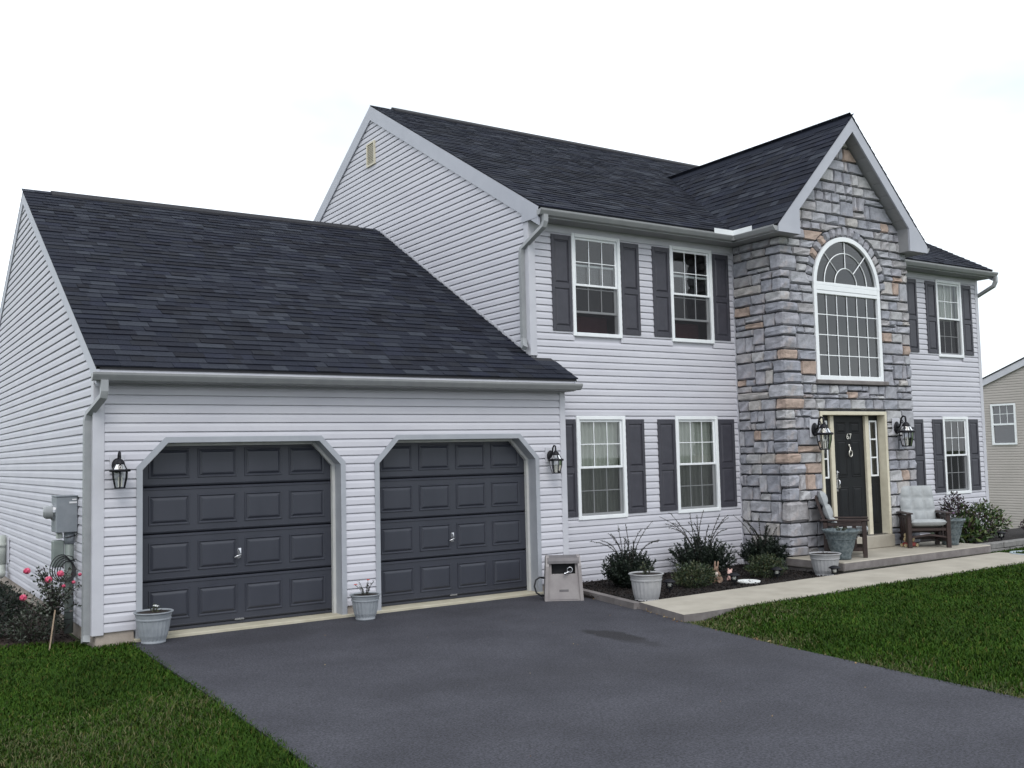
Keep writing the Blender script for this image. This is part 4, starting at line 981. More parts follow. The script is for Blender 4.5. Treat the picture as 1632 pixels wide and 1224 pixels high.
def bush(name, loc, r, n, leaf, lw, m, label, seed, group=None, cat='shrub', stems=10, stem_m='twig', zoff=0.):
    global rng
    rng = np.random.default_rng(seed); random.seed(seed)
    t = thing(name, label, cat, loc, 0, group)
    P, d = ball_points(n, r, (0, 0, r[2]*.85+zoff)); P[:, 2] = np.maximum(P[:, 2], .01)
    V, F = leaves_np(P, d*.7+rng.normal(size=d.shape)*.7+np.array([0, 0, .35]), rng.uniform(.6, 1.25, n)*leaf, leaf*lw); np_mesh('foliage', V, F, m, t)
    mb = MB()
    for i in range(stems):
        a = random.uniform(0, 6.28); q = random.uniform(.3, .85); tp = (r[0]*q*math.cos(a), r[1]*q*math.sin(a), zoff+r[2]*random.uniform(.8, 1.6)); mb.tube(bezier((.02*math.cos(a), .02*math.sin(a), 0), (tp[0]*.3, tp[1]*.3, tp[2]*.5), tp, 5), .005, 4)
    mb.build('stem', stem_m, t); return t
bush('azalea_shrub', (7.62, -1.08, BED), (.30, .28, .17), 2600, .042, .42, 'leaf_low', 'low rounded green azalea in front of the tallest yew', 21, 'low azaleas in the mulch bed')
bush('azalea_shrub', (9.12, -1.02, BED), (.29, .26, .17), 2400, .042, .42, 'leaf_low', 'low rounded green azalea near the stone wall corner', 22, 'low azaleas in the mulch bed')

# ------------------------------------------------------------------ pots
def pot(loc, rt, rb, h, m, label, group, flute=True, n=44):
    t = thing('flower_pot', label, 'flower pot', loc, random.uniform(0, 6), group)
    prof = [(rb*.96, 0), (rb*1.03, .01), (rb*1.0, .03), (rb*1.06, .045), (rb+(rt*.86-rb)*.45, h*.25), (rb+(rt*.86-rb)*.78, h*.5), (rt*.86, h*.74), (rt*.895, h*.75), (rt*.895, h*.79), (rt*.87, h*.80), (rt*.93, h*.93), (rt*1.0, h*.965), (rt*1.0, h*.99), (rt*.97, h), (rt*.90, h*.985), (rt*.84, h*.86)]
    MB().lathe(prof, n, flute=.006 if flute else 0, fl_rng=(.044, h*.745)).build('body', m, t, smooth=not flute)
    MB().lathe([(rt*.885, h*.955), (rt*.5, h*.97), (0.001, h*.96)], 20).build('soil', 'soil', t, smooth=True); return t
PG = 'ribbed plastic flower pots'
pot((.56, -.21, GND), .205, .125, .335, 'pot_grey', 'ribbed grey pot standing by the first garage door beside the corner', PG)
pot((2.98, -.34, GND), .185, .115, .30, 'pot_grey', 'ribbed grey pot with a wiry plant between the two garage doors', PG)
pot((6.30, -1.60, BED), .225, .15, .345, 'pot_white', 'large ribbed white pot at the corner of the mulch bed', PG)
pot((9.86, -1.50, BED), .235, .145, .33, 'pot_white', 'ribbed white pot in the mulch beside the porch slab', PG)
def urn(loc, label, rt=.275, h=.45):
    t = thing('urn_planter', label, 'planter', loc, 0, 'grey-green weathered urns on the porch')
    prof = [(rt*.46, 0), (rt*.52, .01), (rt*.50, .05), (rt*.56, .10), (rt*.66, h*.4), (rt*.78, h*.72), (rt*.84, h*.80), (rt*.86, h*.84), (rt*.94, h*.90), (rt*1.0, h*.95), (rt*1.0, h), (rt*.92, h), (rt*.86, h*.88)]
    MB().lathe(prof, 32).build('body', 'urn', t, smooth=True)
    MB().lathe([(rt*.87, h*.88), (rt*.4, h*.91), (.001, h*.90)], 20).build('soil', 'soil', t, smooth=True)
    mb = MB()
    for z in (h*.70, h*.80): mb.tube([(rt*(.80 if z > h*.75 else .775)*1.02*math.cos(a), rt*(.80 if z > h*.75 else .775)*1.02*math.sin(a), z) for a in np.linspace(0, 2*math.pi, 33)], .007, 5, cap=False)
    mb.build('band', 'urn', t, smooth=True); return t
PZ = .0855
urn((10.42, -1.36, PZ), 'grey-green urn in front of the chair seen from its side'); urn((13.45, -1.20, PZ), 'grey-green urn at the end of the porch beside the tufted chair', .26, .44)
def pot_plant(loc, n, h, m, label, seed, flower=None, spread=.12, leaf=.03):
    global rng
    rng = np.random.default_rng(seed); random.seed(seed); t = thing('potted_plant', label, 'plant', loc); mb = MB(); VV = []; FF = []; k = 0; tips = []
    for i in range(n):
        a = random.uniform(0, 6.28); tp = (spread*random.uniform(.3, 1.1)*math.cos(a), spread*random.uniform(.3, 1.1)*math.sin(a), h*random.uniform(.5, 1.)); b = (.03*math.cos(a), .03*math.sin(a), 0)
        pth = bezier(b, (tp[0]*.3, tp[1]*.3, tp[2]*.6), tp, 5); mb.tube(pth, .003, 4); tips.append(tp)
        pts = np.array([list(p) for p in pth]); m_ = 9; idx = rng.integers(1, 5, m_); P = pts[idx]+rng.normal(size=(m_, 3))*.006
        V, F = leaves_np(P, rng.normal(size=(m_, 3))+np.array([0, 0, .4]), rng.uniform(.7, 1.2, m_)*leaf, leaf*.5); VV.append(V); FF.append(F+k); k += len(V)
    np_mesh('foliage', np.concatenate(VV), np.concatenate(FF), m, t); mb.build('stem', 'twig', t)
    if flower:
        for tp in tips[:flower[1]]:
            f = MB(); 
            for j in range(6):
                a = j*1.05; f.add([tp, (tp[0]+.02*math.cos(a), tp[1]+.02*math.sin(a), tp[2]+.014), (tp[0]+.028*math.cos(a+.5), tp[1]+.028*math.sin(a+.5), tp[2]+.004), (tp[0]+.02*math.cos(a+1.), tp[1]+.02*math.sin(a+1.), tp[2]+.014)], [(0, 1, 2, 3)])
            f.build('flower', flower[0], t)
    return t
pot_plant((.56, -.21, GND+.29), 9, .10, 'leaf_low', 'small wilted seedlings in the grey pot by the garage corner', 31, ('white_stone', 2), .09, .022)
pot_plant((2.98, -.34, GND+.26), 11, .20, 'leaf_rose', 'wiry plant with a pink bloom in the pot between the garage doors', 32, ('petal_red', 2), .14, .026)
pot_plant((6.30, -1.60, BED+.30), 11, .20, 'leaf_low', 'dry brownish plant in the large white pot at the bed corner', 33, None, .13, .035)
pot_plant((9.86, -1.50, BED+.28), 4, .09, 'twig', 'few dead stubs in the white pot beside the porch slab', 34, None, .05, .02)
pot_plant((10.42, -1.36, PZ+.40), 12, .09, 'leaf_low', 'short green shoots in the urn by the chair seen from its side', 35, None, .12, .03)
pot_plant((13.45, -1.20, PZ+.39), 12, .17, 'leaf_rose', 'pale flowering plant in the urn at the end of the porch', 36, ('petal_violet', 6), .2, .04)

# ------------------------------------------------------------------ hose reel box
def hose_box():
    t = thing('hose_reel_box', 'beige plastic hose reel box standing at the garage corner', 'hose box', (5.72, -.60, GND), R(-33))
    w, d, h = .255, .20, .56
    mb = MB()       # tapered shell: sides, back, front lower apron and frame round the opening
    def tp(z): return w-.03*(z/h)
    for s in (-1, 1):
        sp_ = [(-d, 0), (-d*.98, h*.80), (-d*.86, h*.93), (-d*.55, h*1.015), (d*.6, h*1.015), (d*.9, h*.93), (d, 0)]; n_ = len(sp_)
        mb.add([(s*tp(z), y, z) for y, z in sp_]+[(s*(tp(z)-.042), y, z) for y, z in sp_], [tuple(range(n_)), tuple(range(n_, 2*n_))[::-1]]+[(i, (i+1) % n_, n_+(i+1) % n_, n_+i) for i in range(n_)])
    yf = lambda z: -d*.93+(d*.24)*(z/h)
    def front(x0, x1, z0, z1, off=0.): mb.add([(x0, yf(z0)-off, z0), (x1, yf(z0)-off, z0), (x1, yf(z1)-off, z1), (x0, yf(z1)-off, z1)], [(0, 1, 2, 3)])
    front(-w+.04, w-.04, .0, .34); front(-w+.04, -.155, .34, h*.86); front(.155, w-.04, .34, h*.86)
    mb.box(-w+.04, w-.04, d*.86, d*.9, 0, h*.93); mb.box(-.155, .155, yf(.34), yf(.34)+.03, .325, .345, .004)
    mb.build('shell', 'resin', t)
    MB().add([(-.19, yf(.02)-.008, .02), (.19, yf(.02)-.008, .02), (.19, yf(.145)-.008, .145), (.06, yf(.145)-.008, .145), (.06, yf(.115)-.008, .115), (-.06, yf(.115)-.008, .115), (-.06, yf(.145)-.008, .145), (-.19, yf(.145)-.008, .145)], [(0, 1, 2, 3, 4, 5, 6, 7)]).build('drawer', 'resin', t)
    MB().quad((-.06, yf(.115)-.004, .03), (.06, yf(.115)-.004, .03), (.06, yf(.145)-.004, .145), (-.06, yf(.145)-.004, .145)).build('drawer_grip', 'resin_lid', t)
    lid = MB(); pr_ = [(-d*1.0, h*.86), (-d*.98, h*.92), (-d*.8, h*.985), (-d*.4, h*1.01), (d*.6, h*1.01), (d*.93, h*.97), (d*.93, h*.93), (-d*.7, h*.90)]
    lid.prism([(-w+.048, y*.94, z) for y, z in pr_], (2*w-.096, 0, 0)).build('lid', 'resin_lid', t)
    MB().box(-.16, .16, yf(.4)+.06, yf(.4)+.07, .33, .50).build('back_panel', 'dark', t)
    mb = MB()
    for i in range(9): x = -.13+i*.032; mb.tube([(x, .06, .20), (x, -.03, .29), (x, -.05, .36), (x, .02, .44)], .012, 6)
    mb.build('hose_coil', 'rubber', t)
    mb = MB(); mb.tube([(.10, yf(.36)-.005, .385), (.02, yf(.36)-.05, .355)], .012, 8); mb.tube([(.02, yf(.36)-.05, .355), (-.0, yf(.36)-.06, .35)], [.026, .008], 8); mb.tube([(.085+.035*math.cos(a), yf(.36)+.0, .395+.035*math.sin(a)) for a in np.linspace(0, 6.28, 13)], .007, 6, cap=False); mb.build('hose_nozzle', 'steel', t, smooth=True)
    MB().tube([(-w+.01, .05, .27), (-w-.05, .04, .285), (-w-.105, .02, .25), (-w-.125, 0, .17), (-w-.10, -.02, .09), (-w-.04, -.02, .05), (-w+.01, 0, .05)], .012, 8).build('hose', 'rubber', t, smooth=True)
hose_box()

# ------------------------------------------------------------------ porch chairs and cushions
def chair(loc, rz, label):
    t = thing('porch_chair', label, 'chair', loc, rz, 'dark wooden porch chairs'); t.scale = (.95, .95, .95); W2 = .33; m = 'wood'
    # local: front = -y
    for s in (-1, 1):
        MB().box(s*W2-.035, s*W2+.035, -.36, -.29, 0, .585, .006).build('leg', m, t); MB().box(s*W2-.035, s*W2+.035, .24, .31, 0, .565, .006).build('leg', m, t)
        MB().box(s*W2-.055, s*W2+.055, -.40, .36, .586, .612, .006).build('armrest', m, t)
        MB().box(s*W2-.02, s*W2+.02, -.289, .239, .10, .16, .004).build('stretcher', m, t); MB().box(s*W2-.02, s*W2+.02, -.289, .239, .505, .56, .004).build('side_rail', m, t)
        for i in range(3): y = -.17+i*.145; MB().box(s*W2-.012, s*W2+.012, y-.032, y+.032, .161, .504, .003).build('slat', m, t)
    MB().box(-W2+.036, W2-.036, -.345, -.31, .295, .335, .004).build('apron', m, t)
    MB().prism([(-W2+.036, -.335, .20), (0, -.335, .245), (W2-.036, -.335, .20), (W2-.036, -.335, .17), (0, -.335, .21), (-W2+.036, -.335, .17)], (0, .02, 0)).build('apron', m, t)
    for i in range(6): y = -.28+i*.095; MB().box(-W2+.03, W2-.03, y-.03, y+.03, .325-.02*i, .345-.02*i, .003).build('seat_slat', m, t)
    MB().box(-W2+.036, W2-.036, .255, .295, .10, .16, .004).build('stretcher', m, t)
    for s in (-1, 1): MB().prism([(s*.27-.02, .16, .24), (s*.27-.02, .21, .24), (s*.27-.02, .43, .97), (s*.27-.02, .39, .98)], (.04, 0, 0)).build('back_post', m, t)
    for z in (.32, .55, .76, .93):
        y = .175+(z-.24)*.30; MB().prism([(-.25, y, z), (-.25, y+.02, z), (-.25, y+.04, z+.06), (-.25, y+.02, z+.06)], (.5, 0, 0)).build('back_slat', m, t)
    return t
def pad(w, l, th, nx, ny, tuft, name, parent, tf):
    """tufted pad in local xy, thickness z, mapped by tf"""
    N = 25; V = []; xs = np.linspace(-1, 1, N)
    def height(u, v):
        e = (max(0, 1-abs(u)**6)*max(0, 1-abs(v)**6))**.35
        f = 1.
        if tuft:
            f = .42+.58*abs(math.sin(math.pi*(u+1)/2*nx))**.5*abs(math.sin(math.pi*(v+1)/2*ny))**.5
        return e*f
    mb = MB()
    for sgn in (1, -1):
        k0 = len(mb.v)
        for i in range(N):
            for j in range(N):
                u, v = xs[i], xs[j]; h = height(u, v)*th/2; mb.v.append(tuple(tf @ Vector((u*w/2, v*l/2, sgn*h))))
        for i in range(N-1):
            for j in range(N-1):
                q = (k0+i*N+j, k0+(i+1)*N+j, k0+(i+1)*N+j+1, k0+i*N+j+1); mb.f.append(q if sgn > 0 else q[::-1])
    return mb.build(name, 'cushion', parent, smooth=True)
def cushion(loc, rz, label):
    t = thing('chair_cushion', label, 'cushion', loc, rz, 'pale tufted chair cushions'); t.scale = (.95, .95, .95)
    pad(.60, .60, .13, 3, 3, False, 'seat_pad', t, Matrix.Translation((0, -.09, .405)) @ Matrix.Rotation(R(-8), 4, 'X'))
    pad(.60, .70, .15, 3, 3, True, 'back_pad', t, Matrix.Translation((0, .235, .725)) @ Matrix.Rotation(R(72), 4, 'X'))
CR = ((12.96, -1.02, PZ), R(-38)); CL = ((10.90, -1.03, PZ), R(38))
chair(*CR, 'dark wooden chair facing the walkway, against the stone beside the door'); chair(*CL, 'dark wooden chair seen from its side, by the stone corner')
cushion(*CR, 'pale tufted cushion on the chair beside the end urn'); cushion(*CL, 'pale cushion on the chair seen from its side behind the urn')

# ------------------------------------------------------------------ small garden ornaments
def remesh(o, vx=.008):
    m = o.modifiers.new('join', 'REMESH'); m.mode = 'VOXEL'; m.voxel_size = vx; m.use_smooth_shade = True; s_ = o.modifiers.new('soft', 'SMOOTH'); s_.iterations = 4; s_.factor = .5
t = thing('rabbit_figurine', 'brown sitting rabbit figurine with a pale chest in the mulch', 'figurine', (8.12, -1.02, BED), R(25))
mb = MB(); mb.ell((.02, 0, .085), (.065, .055, .085)); mb.ell((-.005, 0, .12), (.045, .045, .07)); mb.ell((-.03, 0, .20), (.042, .036, .038)); mb.ell((-.062, 0, .19), (.024, .022, .02))
for s in (-1, 1):
    mb.ell((.045, s*.045, .045), (.05, .022, .042)); mb.ell((-.02, s*.045, .014), (.055, .018, .016)); mb.ell((-.035, s*.022, .06), (.016, .015, .06)); mb.ell((-.005, s*.022, .265), (.012, .016, .055), rot=Matrix.Rotation(R(18), 3, 'Y'))
mb.ell((.08, 0, .05), (.022, .022, .022)); o = mb.build('body', 'rabbit_fur', t, smooth=True); remesh(o)
MB().ell((-.035, 0, .125), (.024, .034, .045)).build('chest', 'rabbit_white', t, smooth=True)
mb = MB(); [mb.ell((-.052, s*.030, .208), (.006, .006, .007), 8, 6) for s in (-1, 1)]; tag(mb.build('eyes', 'dark', t), kind='stuff')
t = thing('piglet_figurine', 'small pale pink animal figurine beside the rabbit', 'figurine', (8.42, -1.0, BED), R(10))
mb = MB(); mb.ell((0, 0, .06), (.06, .045, .055)); mb.ell((-.03, 0, .13), (.04, .036, .038)); mb.ell((-.065, 0, .12), (.018, .016, .015))
for s in (-1, 1): mb.ell((-.02, s*.03, .168), (.008, .014, .02)); mb.ell((-.04, s*.03, .025), (.018, .016, .028)); mb.ell((.03, s*.035, .02), (.03, .018, .02))
o = mb.build('body', 'pale_pink', t, smooth=True); remesh(o, .007)
o = MB().lathe([(.15, 0), (.165, .02), (.17, .035), (.15, .04), (.12, .028), (.001, .022)], 28, (0, 0, 0)).build('stone_dish', 'white_stone', None, smooth=True, loc=(8.42, -1.33, BED)); tag(o, 'round white shallow dish lying in the mulch beside the rabbit', 'dish')
o = MB().lathe([(.26, 0), (.30, .05), (.34, .10), (.33, .115), (.28, .10), (.20, .07), (.001, .05)], 32).build('bird_basin', 'blue_glaze', None, smooth=True, loc=(14.25, -2.15, -.15)); tag(o, 'blue-grey shallow basin on the lawn at the end of the walkway', 'basin')
def solar(loc, label):
    t = thing('solar_light', label, 'solar light', loc, random.uniform(0, 1), 'small black solar path lights'); t.scale = (1.35, 1.35, 1.35)
    MB().tube([(0, 0, -.05), (0, 0, .06)], .009, 8).build('stake', 'black_metal', t); MB().lathe([(.001, .135), (.03, .13), (.062, .112), (.064, .104), (.045, .10), (.001, .10)], 16).build('cap', 'black_metal', t, smooth=True)
    MB().lathe([(.032, .05), (.04, .10)], 14).build('lens', 'lamp_glass', t, smooth=True); MB().lathe([(.036, .044), (.038, .056), (.012, .06), (.012, .044)], 14).build('base_ring', 'black_metal', t)
    mb = MB(); [mb.tube([(.034*math.cos(a), .034*math.sin(a), .05), (.043*math.cos(a), .043*math.sin(a), .102)], .004, 4) for a in (0, 1.57, 3.14, 4.71)]; tag(mb.build('cage', 'black_metal', t), kind='stuff')
    MB().lathe([(.001, .055), (.018, .06), (.02, .098), (.001, .1)], 10).build('bulb', 'bulb', t, smooth=True)
solar((6.98, -1.28, BED), 'solar path light between the large white pot and the first azalea'); solar((8.10, -1.37, BED), 'solar path light in front of the rabbit figurine'); solar((9.02, -1.32, BED), 'solar path light in front of the azalea near the stone wall'); solar((9.72, -1.78, BED), 'solar path light in front of the white pot by the porch'); solar((15.45, -.92, 0), 'solar path light in the plant bed beyond the porch')
# little doll planter and stake lantern by the porch chair
t = thing('doll_planter', 'little red planter with a straw doll beside the tufted chair', 'ornament', (12.72, -.93, PZ), R(-20))
MB().box(-.11, .09, -.05, .05, .012, .075, .01).build('tray', 'red_paint', t)
mb = MB(); mb.ell((-.07, 0, .13), (.045, .04, .05)); mb.ell((-.07, 0, .20), (.035, .034, .034)); mb.build('doll', 'straw', t, smooth=True); MB().ell((-.0, 0, .16), (.055, .045, .06)).build('hair', 'dark', t, smooth=True); MB().ell((.06, 0, .12), (.035, .03, .045)).build('doll', 'straw', t, smooth=True)
mb = MB(); [mb.tube([(x, -.056, .03), (x, -.04, .03)], .028, 12) for x in (-.12, .10)]; [mb.tube([(x, .056, .03), (x, .04, .03)], .028, 12) for x in (-.12, .10)]; tag(mb.build('wheels', 'straw', t), kind='stuff')
t = thing('stake_lantern', 'slim black lantern on a post standing behind the doll planter', 'lantern', (12.98, -.72, PZ))
MB().lathe([(.05, 0), (.05, .012), (.009, .018), (.009, .26), (.03, .27), (.03, .285), (.001, .285)], 12).build('post', 'black_metal', t); MB().lathe([(.001, .44), (.012, .42), (.045, .385), (.035, .38), (.001, .38)], 12).build('cap', 'black_metal', t); MB().lathe([(.03, .285), (.033, .38)], 8).build('glass', 'lamp_glass', t); [MB().tube([(.032*math.cos(a), .032*math.sin(a), .285), (.034*math.cos(a), .034*math.sin(a), .38)], .004, 4).build('bar', 'black_metal', t) for a in (0, 1.57, 3.14, 4.71)]

# ------------------------------------------------------------------ left wall: meter, conduit, cable, pipe, rose, shrubs
t = thing('electric_meter', 'grey electric meter box with a conduit on the garage side wall', 'meter', (-.02, .80, -.1))
MB().box(-.225, 0, .02, .34, 1.13, 1.53, .008).build('box', 'meter_grey', t); MB().box(-.228, .004, .012, .345, 1.53, 1.545, .004).build('lid', 'meter_grey', t)
mb = MB().lathe([(.085, 0), (.085, .03), (.075, .035), (.075, .085), (.055, .105), (.001, .11)], 20); mb.v = [(-.225-z, .18+y, 1.36+x) for x, y, z in mb.v]; mb.build('dial_glass', 'lamp_glass_solid', t, smooth=True)
mb = MB().lathe([(.095, 0), (.095, .022), (.08, .024)], 20); mb.v = [(-.225-z, .18+y, 1.36+x) for x, y, z in mb.v]; mb.build('collar', 'steel', t)
MB().box(-.09, -.01, .014, .019, 1.455, 1.475).build('sticker', 'label_white', t); MB().box(-.06, -.015, .014, .019, 1.49, 1.505).build('sticker', 'label_white', t)
MB().tube([(-.07, .12, 0), (-.07, .12, 1.13)], .05, 14).build('conduit', 'pvc_pipe', t, smooth=True); MB().tube([(-.07, .12, 1.0), (-.07, .12, 1.13)], .058, 14).build('conduit_collar', 'meter_grey', t, smooth=True)
MB().box(-.24, -.125, .10, .24, .74, 1.04, .01).build('junction_box', 'pvc_pipe', t); MB().box(-.20, -.14, .11, .2, 1.06, 1.12, .006).build('fitting', 'pvc', t)
mb = MB(); [mb.tube([(-.125, .06, z), (-.07, .055, z+.01), (.0, .1, z+.02)], .006, 5) for z in (1.07, .80)]; [mb.tube([(-.122, .068, z), (-.07, .066, z-.003), (-.015, .1, z)], .004, 5) for z in (.62, .40, .24, .16)]; tag(mb.build('straps', 'rubber', t), kind='stuff')
t = thing('cable_coil', 'black cable coil hanging at the meter conduit', 'cable', (-.12, .84, .60)); t.scale = (.78, .78, .78)
mb = MB()
for k_ in range(5):
    rr = .12+.012*k_; mb.tube([(-.02*k_+rr*.9*math.cos(a)-.0, -.02+.012*k_+.03*math.sin(2*a), rr*1.15*math.sin(a)+.01*k_) for a in np.linspace(0, 2*math.pi, 25)], .0075, 6, cap=False)
mb.tube([(.1, 0, .12), (.06, -.02, .2), (0, -.02, .22), (-.08, 0, .17)], .007, 6); mb.tube([(-.02, 0, -.14), (-.06, .02, -.24), (-.04, .02, -.38), (.02, 0, -.46)], .007, 6); mb.build('loops', 'rubber', t, smooth=True)
t = thing('vent_pipe', 'pale plastic vent pipe with a bottom elbow on the garage side wall', 'pipe', (-.02, 6.6, -.1))
MB().tube([(-.10, .1, .32), (-.10, .1, .78)], .085, 16).build('pipe', 'pvc', t, smooth=True); MB().tube([(-.10, .1, .34), (-.10, .06, .24), (-.12, -.1, .20), (-.14, -.25, .20)], .075, 14).build('elbow', 'pvc', t, smooth=True); MB().tube([(-.10, .1, .60), (-.10, .1, .66)], .095, 16).build('coupling', 'pvc', t, smooth=True); MB().box(-.02, .0, -.15, .35, .35, .75, .004).build('mount_plate', 'trim', t)
def rose():
    global rng
    rng = np.random.default_rng(51); random.seed(51)
    t = thing('rose_bush', 'leggy rose bush with pink blooms by the garage corner', 'rose', (-.33, .42, -.13)); mb = MB(); P = []; tips = []
    for i in range(30):
        a = random.uniform(0, 6.28); q = random.uniform(.08, .34); zt = random.uniform(.45, .86)-.25*q; tp = (q*1.15*math.cos(a), q*math.sin(a), zt); pth = bezier((0, 0, .28+.05*random.random()), (q*.3*math.cos(a), q*.3*math.sin(a), zt*.8), tp, 7); mb.tube(pth, .004, 4); tips.append(tp)
        for p in pth[1:]:
            for _ in range(7): P.append([p.x+random.gauss(0, .03), p.y+random.gauss(0, .03), p.z+random.gauss(0, .025)])
    mb.tube([(.0, 0, 0), (.015, 0, .15), (0, 0, .32)], .008, 6); P = np.array(P); V, F = leaves_np(P, rng.normal(size=P.shape)+np.array([0, 0, .3]), rng.uniform(.7, 1.3, len(P))*.036, .024); np_mesh('foliage', V, F, 'leaf_rose', t); mb.build('stem', 'twig', t)
    bl = [(-.27, -.05, .80), (.05, -.1, .75), (-.07, -.12, .70), (-.30, -.02, .52), (.20, .0, .64), (.08, -.12, .62), (.26, -.02, .72)]
    for i, c in enumerate(bl):
        f = MB(); s = .040 if i < 4 else .022
        for j in range(16):
            a = j*2.4; q = s*(.25+.75*j/16); nrm = Vector((math.cos(a), math.sin(a), .6)); el = 1.3-2.0*j/16; e0 = Vector((math.cos(a)*math.cos(el), math.sin(a)*math.cos(el), math.sin(el))); sdv = e0.cross(Vector((.3, .2, 1))).normalized(); upv = sdv.cross(e0); cc = Vector(c)+e0*s*.8; f.add([cc-e0*s*.35-upv*s*.5, cc+sdv*s*.55, cc+upv*s*.6+e0*s*.15, cc-sdv*s*.55], [(0, 1, 2, 3)])
        f.build('bloom', 'petal_pink', t)
        mb2 = MB()
rose()
o = MB().tube([(-.40, .20, -.15), (-.345, .22, .26)], .008, 6).build('garden_stake', 'stake'); tag(o, 'leaning bare wooden stake under the rose bush', 'stake')
bush('dark_shrub', (-.78, 1.55, -.14), (.36, .5, .30), 3600, .045, .4, 'needle', 'low dark shrub in the side bed left of the rose', 61)
bush('dark_shrub', (-1.15, 3.3, -.14), (.55, .8, .42), 3600, .06, .4, 'leaf_low', 'shaggy green shrub in the side bed near the vent pipe', 62)
bush('wild_shrub', (-.45, .95, -.14), (.32, .3, .16), 1400, .05, .35, 'leaf_rose', 'thin weedy growth in the mulch behind the rose', 63)

# ------------------------------------------------------------------ planting beyond the porch
bush('hosta_plant', (14.75, -.55, 0), (.48, .38, .22), 620, .14, .42, 'leaf_bright', 'broad-leaved light green plant beside the end urn', 71, cat='plant')
bush('dark_leaf_plant', (15.75, -.35, 0), (.52, .4, .34), 1400, .085, .4, 'leaf_bright', 'taller green bush at the far corner of the house', 72, cat='plant')
bush('coral_bells', (15.55, .05, .0), (.35, .25, .42), 900, .07, .5, 'leaf_purple', 'purple-leaved bush against the wall behind the green plants', 73, cat='plant')
bush('flower_mound', (16.9, -.9, 0), (.42, .35, .24), 1300, .045, .6, 'leaf_purple', 'mound of small mauve flowers in the bed past the house corner', 74, cat='plant')
t = thing('trough_planter', 'low grey trough planter by the mauve flowers', 'planter', (16.75, -1.02, 0))
MB().box(-.28, .34, -.10, .10, 0, .12, .012).build('trough', 'pot_grey', t); MB().box(-.25, .31, -.08, .08, .118, .123).build('soil', 'soil', t)
ew = thing('edging_wall', 'low grey block edging along the plant bed beyond the porch', 'edging', (13.9, -1.22, -.17))
for i in range(13):
    x = .01+i*.40
    for j in range(2): MB().box(x+(.2 if j else 0), x+.385+(.2 if j else 0), -.07+random.uniform(-.008, .008), .09, .002+j*.108, .106+j*.105, .010).build('block', 'block', ew)

# ------------------------------------------------------------------ neighbouring house
NX = 36.
nb = thing('neighbour_house', 'beige sided house standing beyond the corner of the main house', 'house', (NX, 6.2, -1.9))
ntop = lambda y: (4.30+.39*(11.85-y)) if y > 5.6 else (4.30+.39*(11.85-5.6)-.39*(5.6-y))
mb = MB(); z = -1.9
wy0, wy1, wz0, wz1 = 10.42, 11.44, 1.72, 3.34
while z < ntop(5.6)-.1:
    lo = lambda q: max(-1.0, 5.6-(ntop(5.6)-.12-q)/.39); hi = lambda q: min(12.2, 5.6+(ntop(5.6)-.12-q)/.39)
    segs = [(lo, hi)] if not (wz0-.05 < z < wz1) else [(lo, K(wy0)), (K(wy1), hi)]
    for a, b in segs: board(mb, (NX, 0, 0), (0, 1, 0), (-1, 0, 0), z, a, b)
    z += C4
tag(rel(nb, mb).build('siding_boards', 'siding_beige', nb), kind='stuff')
rel(nb, MB().add([(NX+.02, -1, -2.2), (NX+.02, 12.2, -2.2), (NX+.02, 12.2, ntop(12.2)-.1), (NX+.02, 5.6, ntop(5.6)-.1), (NX+.02, -1, ntop(-1)-.1)], [(0, 1, 2, 3, 4)])).build('wall', 'siding_beige', nb)
rel(nb, MB().add([(NX+.02, 12.2, -2.2), (NX+12, 12.2, -2.2), (NX+12, 12.2, 4.1), (NX+.02, 12.2, 4.1)], [(0, 1, 2, 3)])).build('wall', 'siding_beige', nb); rel(nb, MB().add([(NX+.02, -1, -2.2), (NX+12, -1, -2.2), (NX+12, -1, 4.1), (NX+.02, -1, 4.1)], [(0, 1, 2, 3)])).build('wall', 'siding_beige', nb)
for a, b in ((12.5, 5.6), (5.6, -1.3)):
    rel(nb, MB().prism([(NX-.12, a, ntop(a)), (NX-.12, b, ntop(b)), (NX+12.2, b, ntop(b)), (NX+12.2, a, ntop(a))], (0, 0, .05))).build('roof', 'ridge', nb)
    rel(nb, MB().prism([(NX-.10, a, ntop(a)-.005), (NX-.10, b, ntop(b)-.005), (NX-.10, b, ntop(b)-.27), (NX-.10, a, ntop(a)-.27)], (.06, 0, 0))).build('rake_board', 'trim', nb)
def side_window(y0, y1, z0, z1):
    def rg(w, xa, xb, a0, a1, p, q):
        m_ = MB(); m_.box(xa, xb, a0, a0+w, p, q); m_.box(xa, xb, a1-w, a1, p, q); m_.box(xa, xb, a0+w, a1-w, p, p+w); m_.box(xa, xb, a0+w, a1-w, q-w, q); return m_
    w = rel(nb, rg(.07, NX-.06, NX+.06, y0, y1, z0, z1)).build('window', 'white_vinyl', nb); zm = (z0+z1)/2
    m_ = MB().box(NX-.03, NX+.03, y0+.07, y1-.07, zm-.035, zm+.035); 
    for i in (1, 2): y = y0+.07+(y1-y0-.14)*i/3; m_.box(NX-.012, NX-.004, y-.01, y+.01, zm+.035, z1-.07)
    m_.box(NX-.013, NX-.005, y0+.07, y1-.07, (zm+z1)/2-.01, (zm+z1)/2+.01); rel(nb, m_).build('grille', 'white_vinyl', w)
    rel(nb, MB().quad((NX, y0+.06, z0+.06), (NX, y1-.06, z0+.06), (NX, y1-.06, z1-.06), (NX, y0+.06, z1-.06))).build('pane', 'glass', w)
    rel(nb, MB().quad((NX+.018, y0, z0), (NX+.018, y1, z0), (NX+.018, y1, z1), (NX+.018, y0, z1))).build('dark_backing', 'shutter', w)  # dark sheet behind the pane, its colour standing in for the unlit room
side_window(wy0, wy1, wz0, wz1)

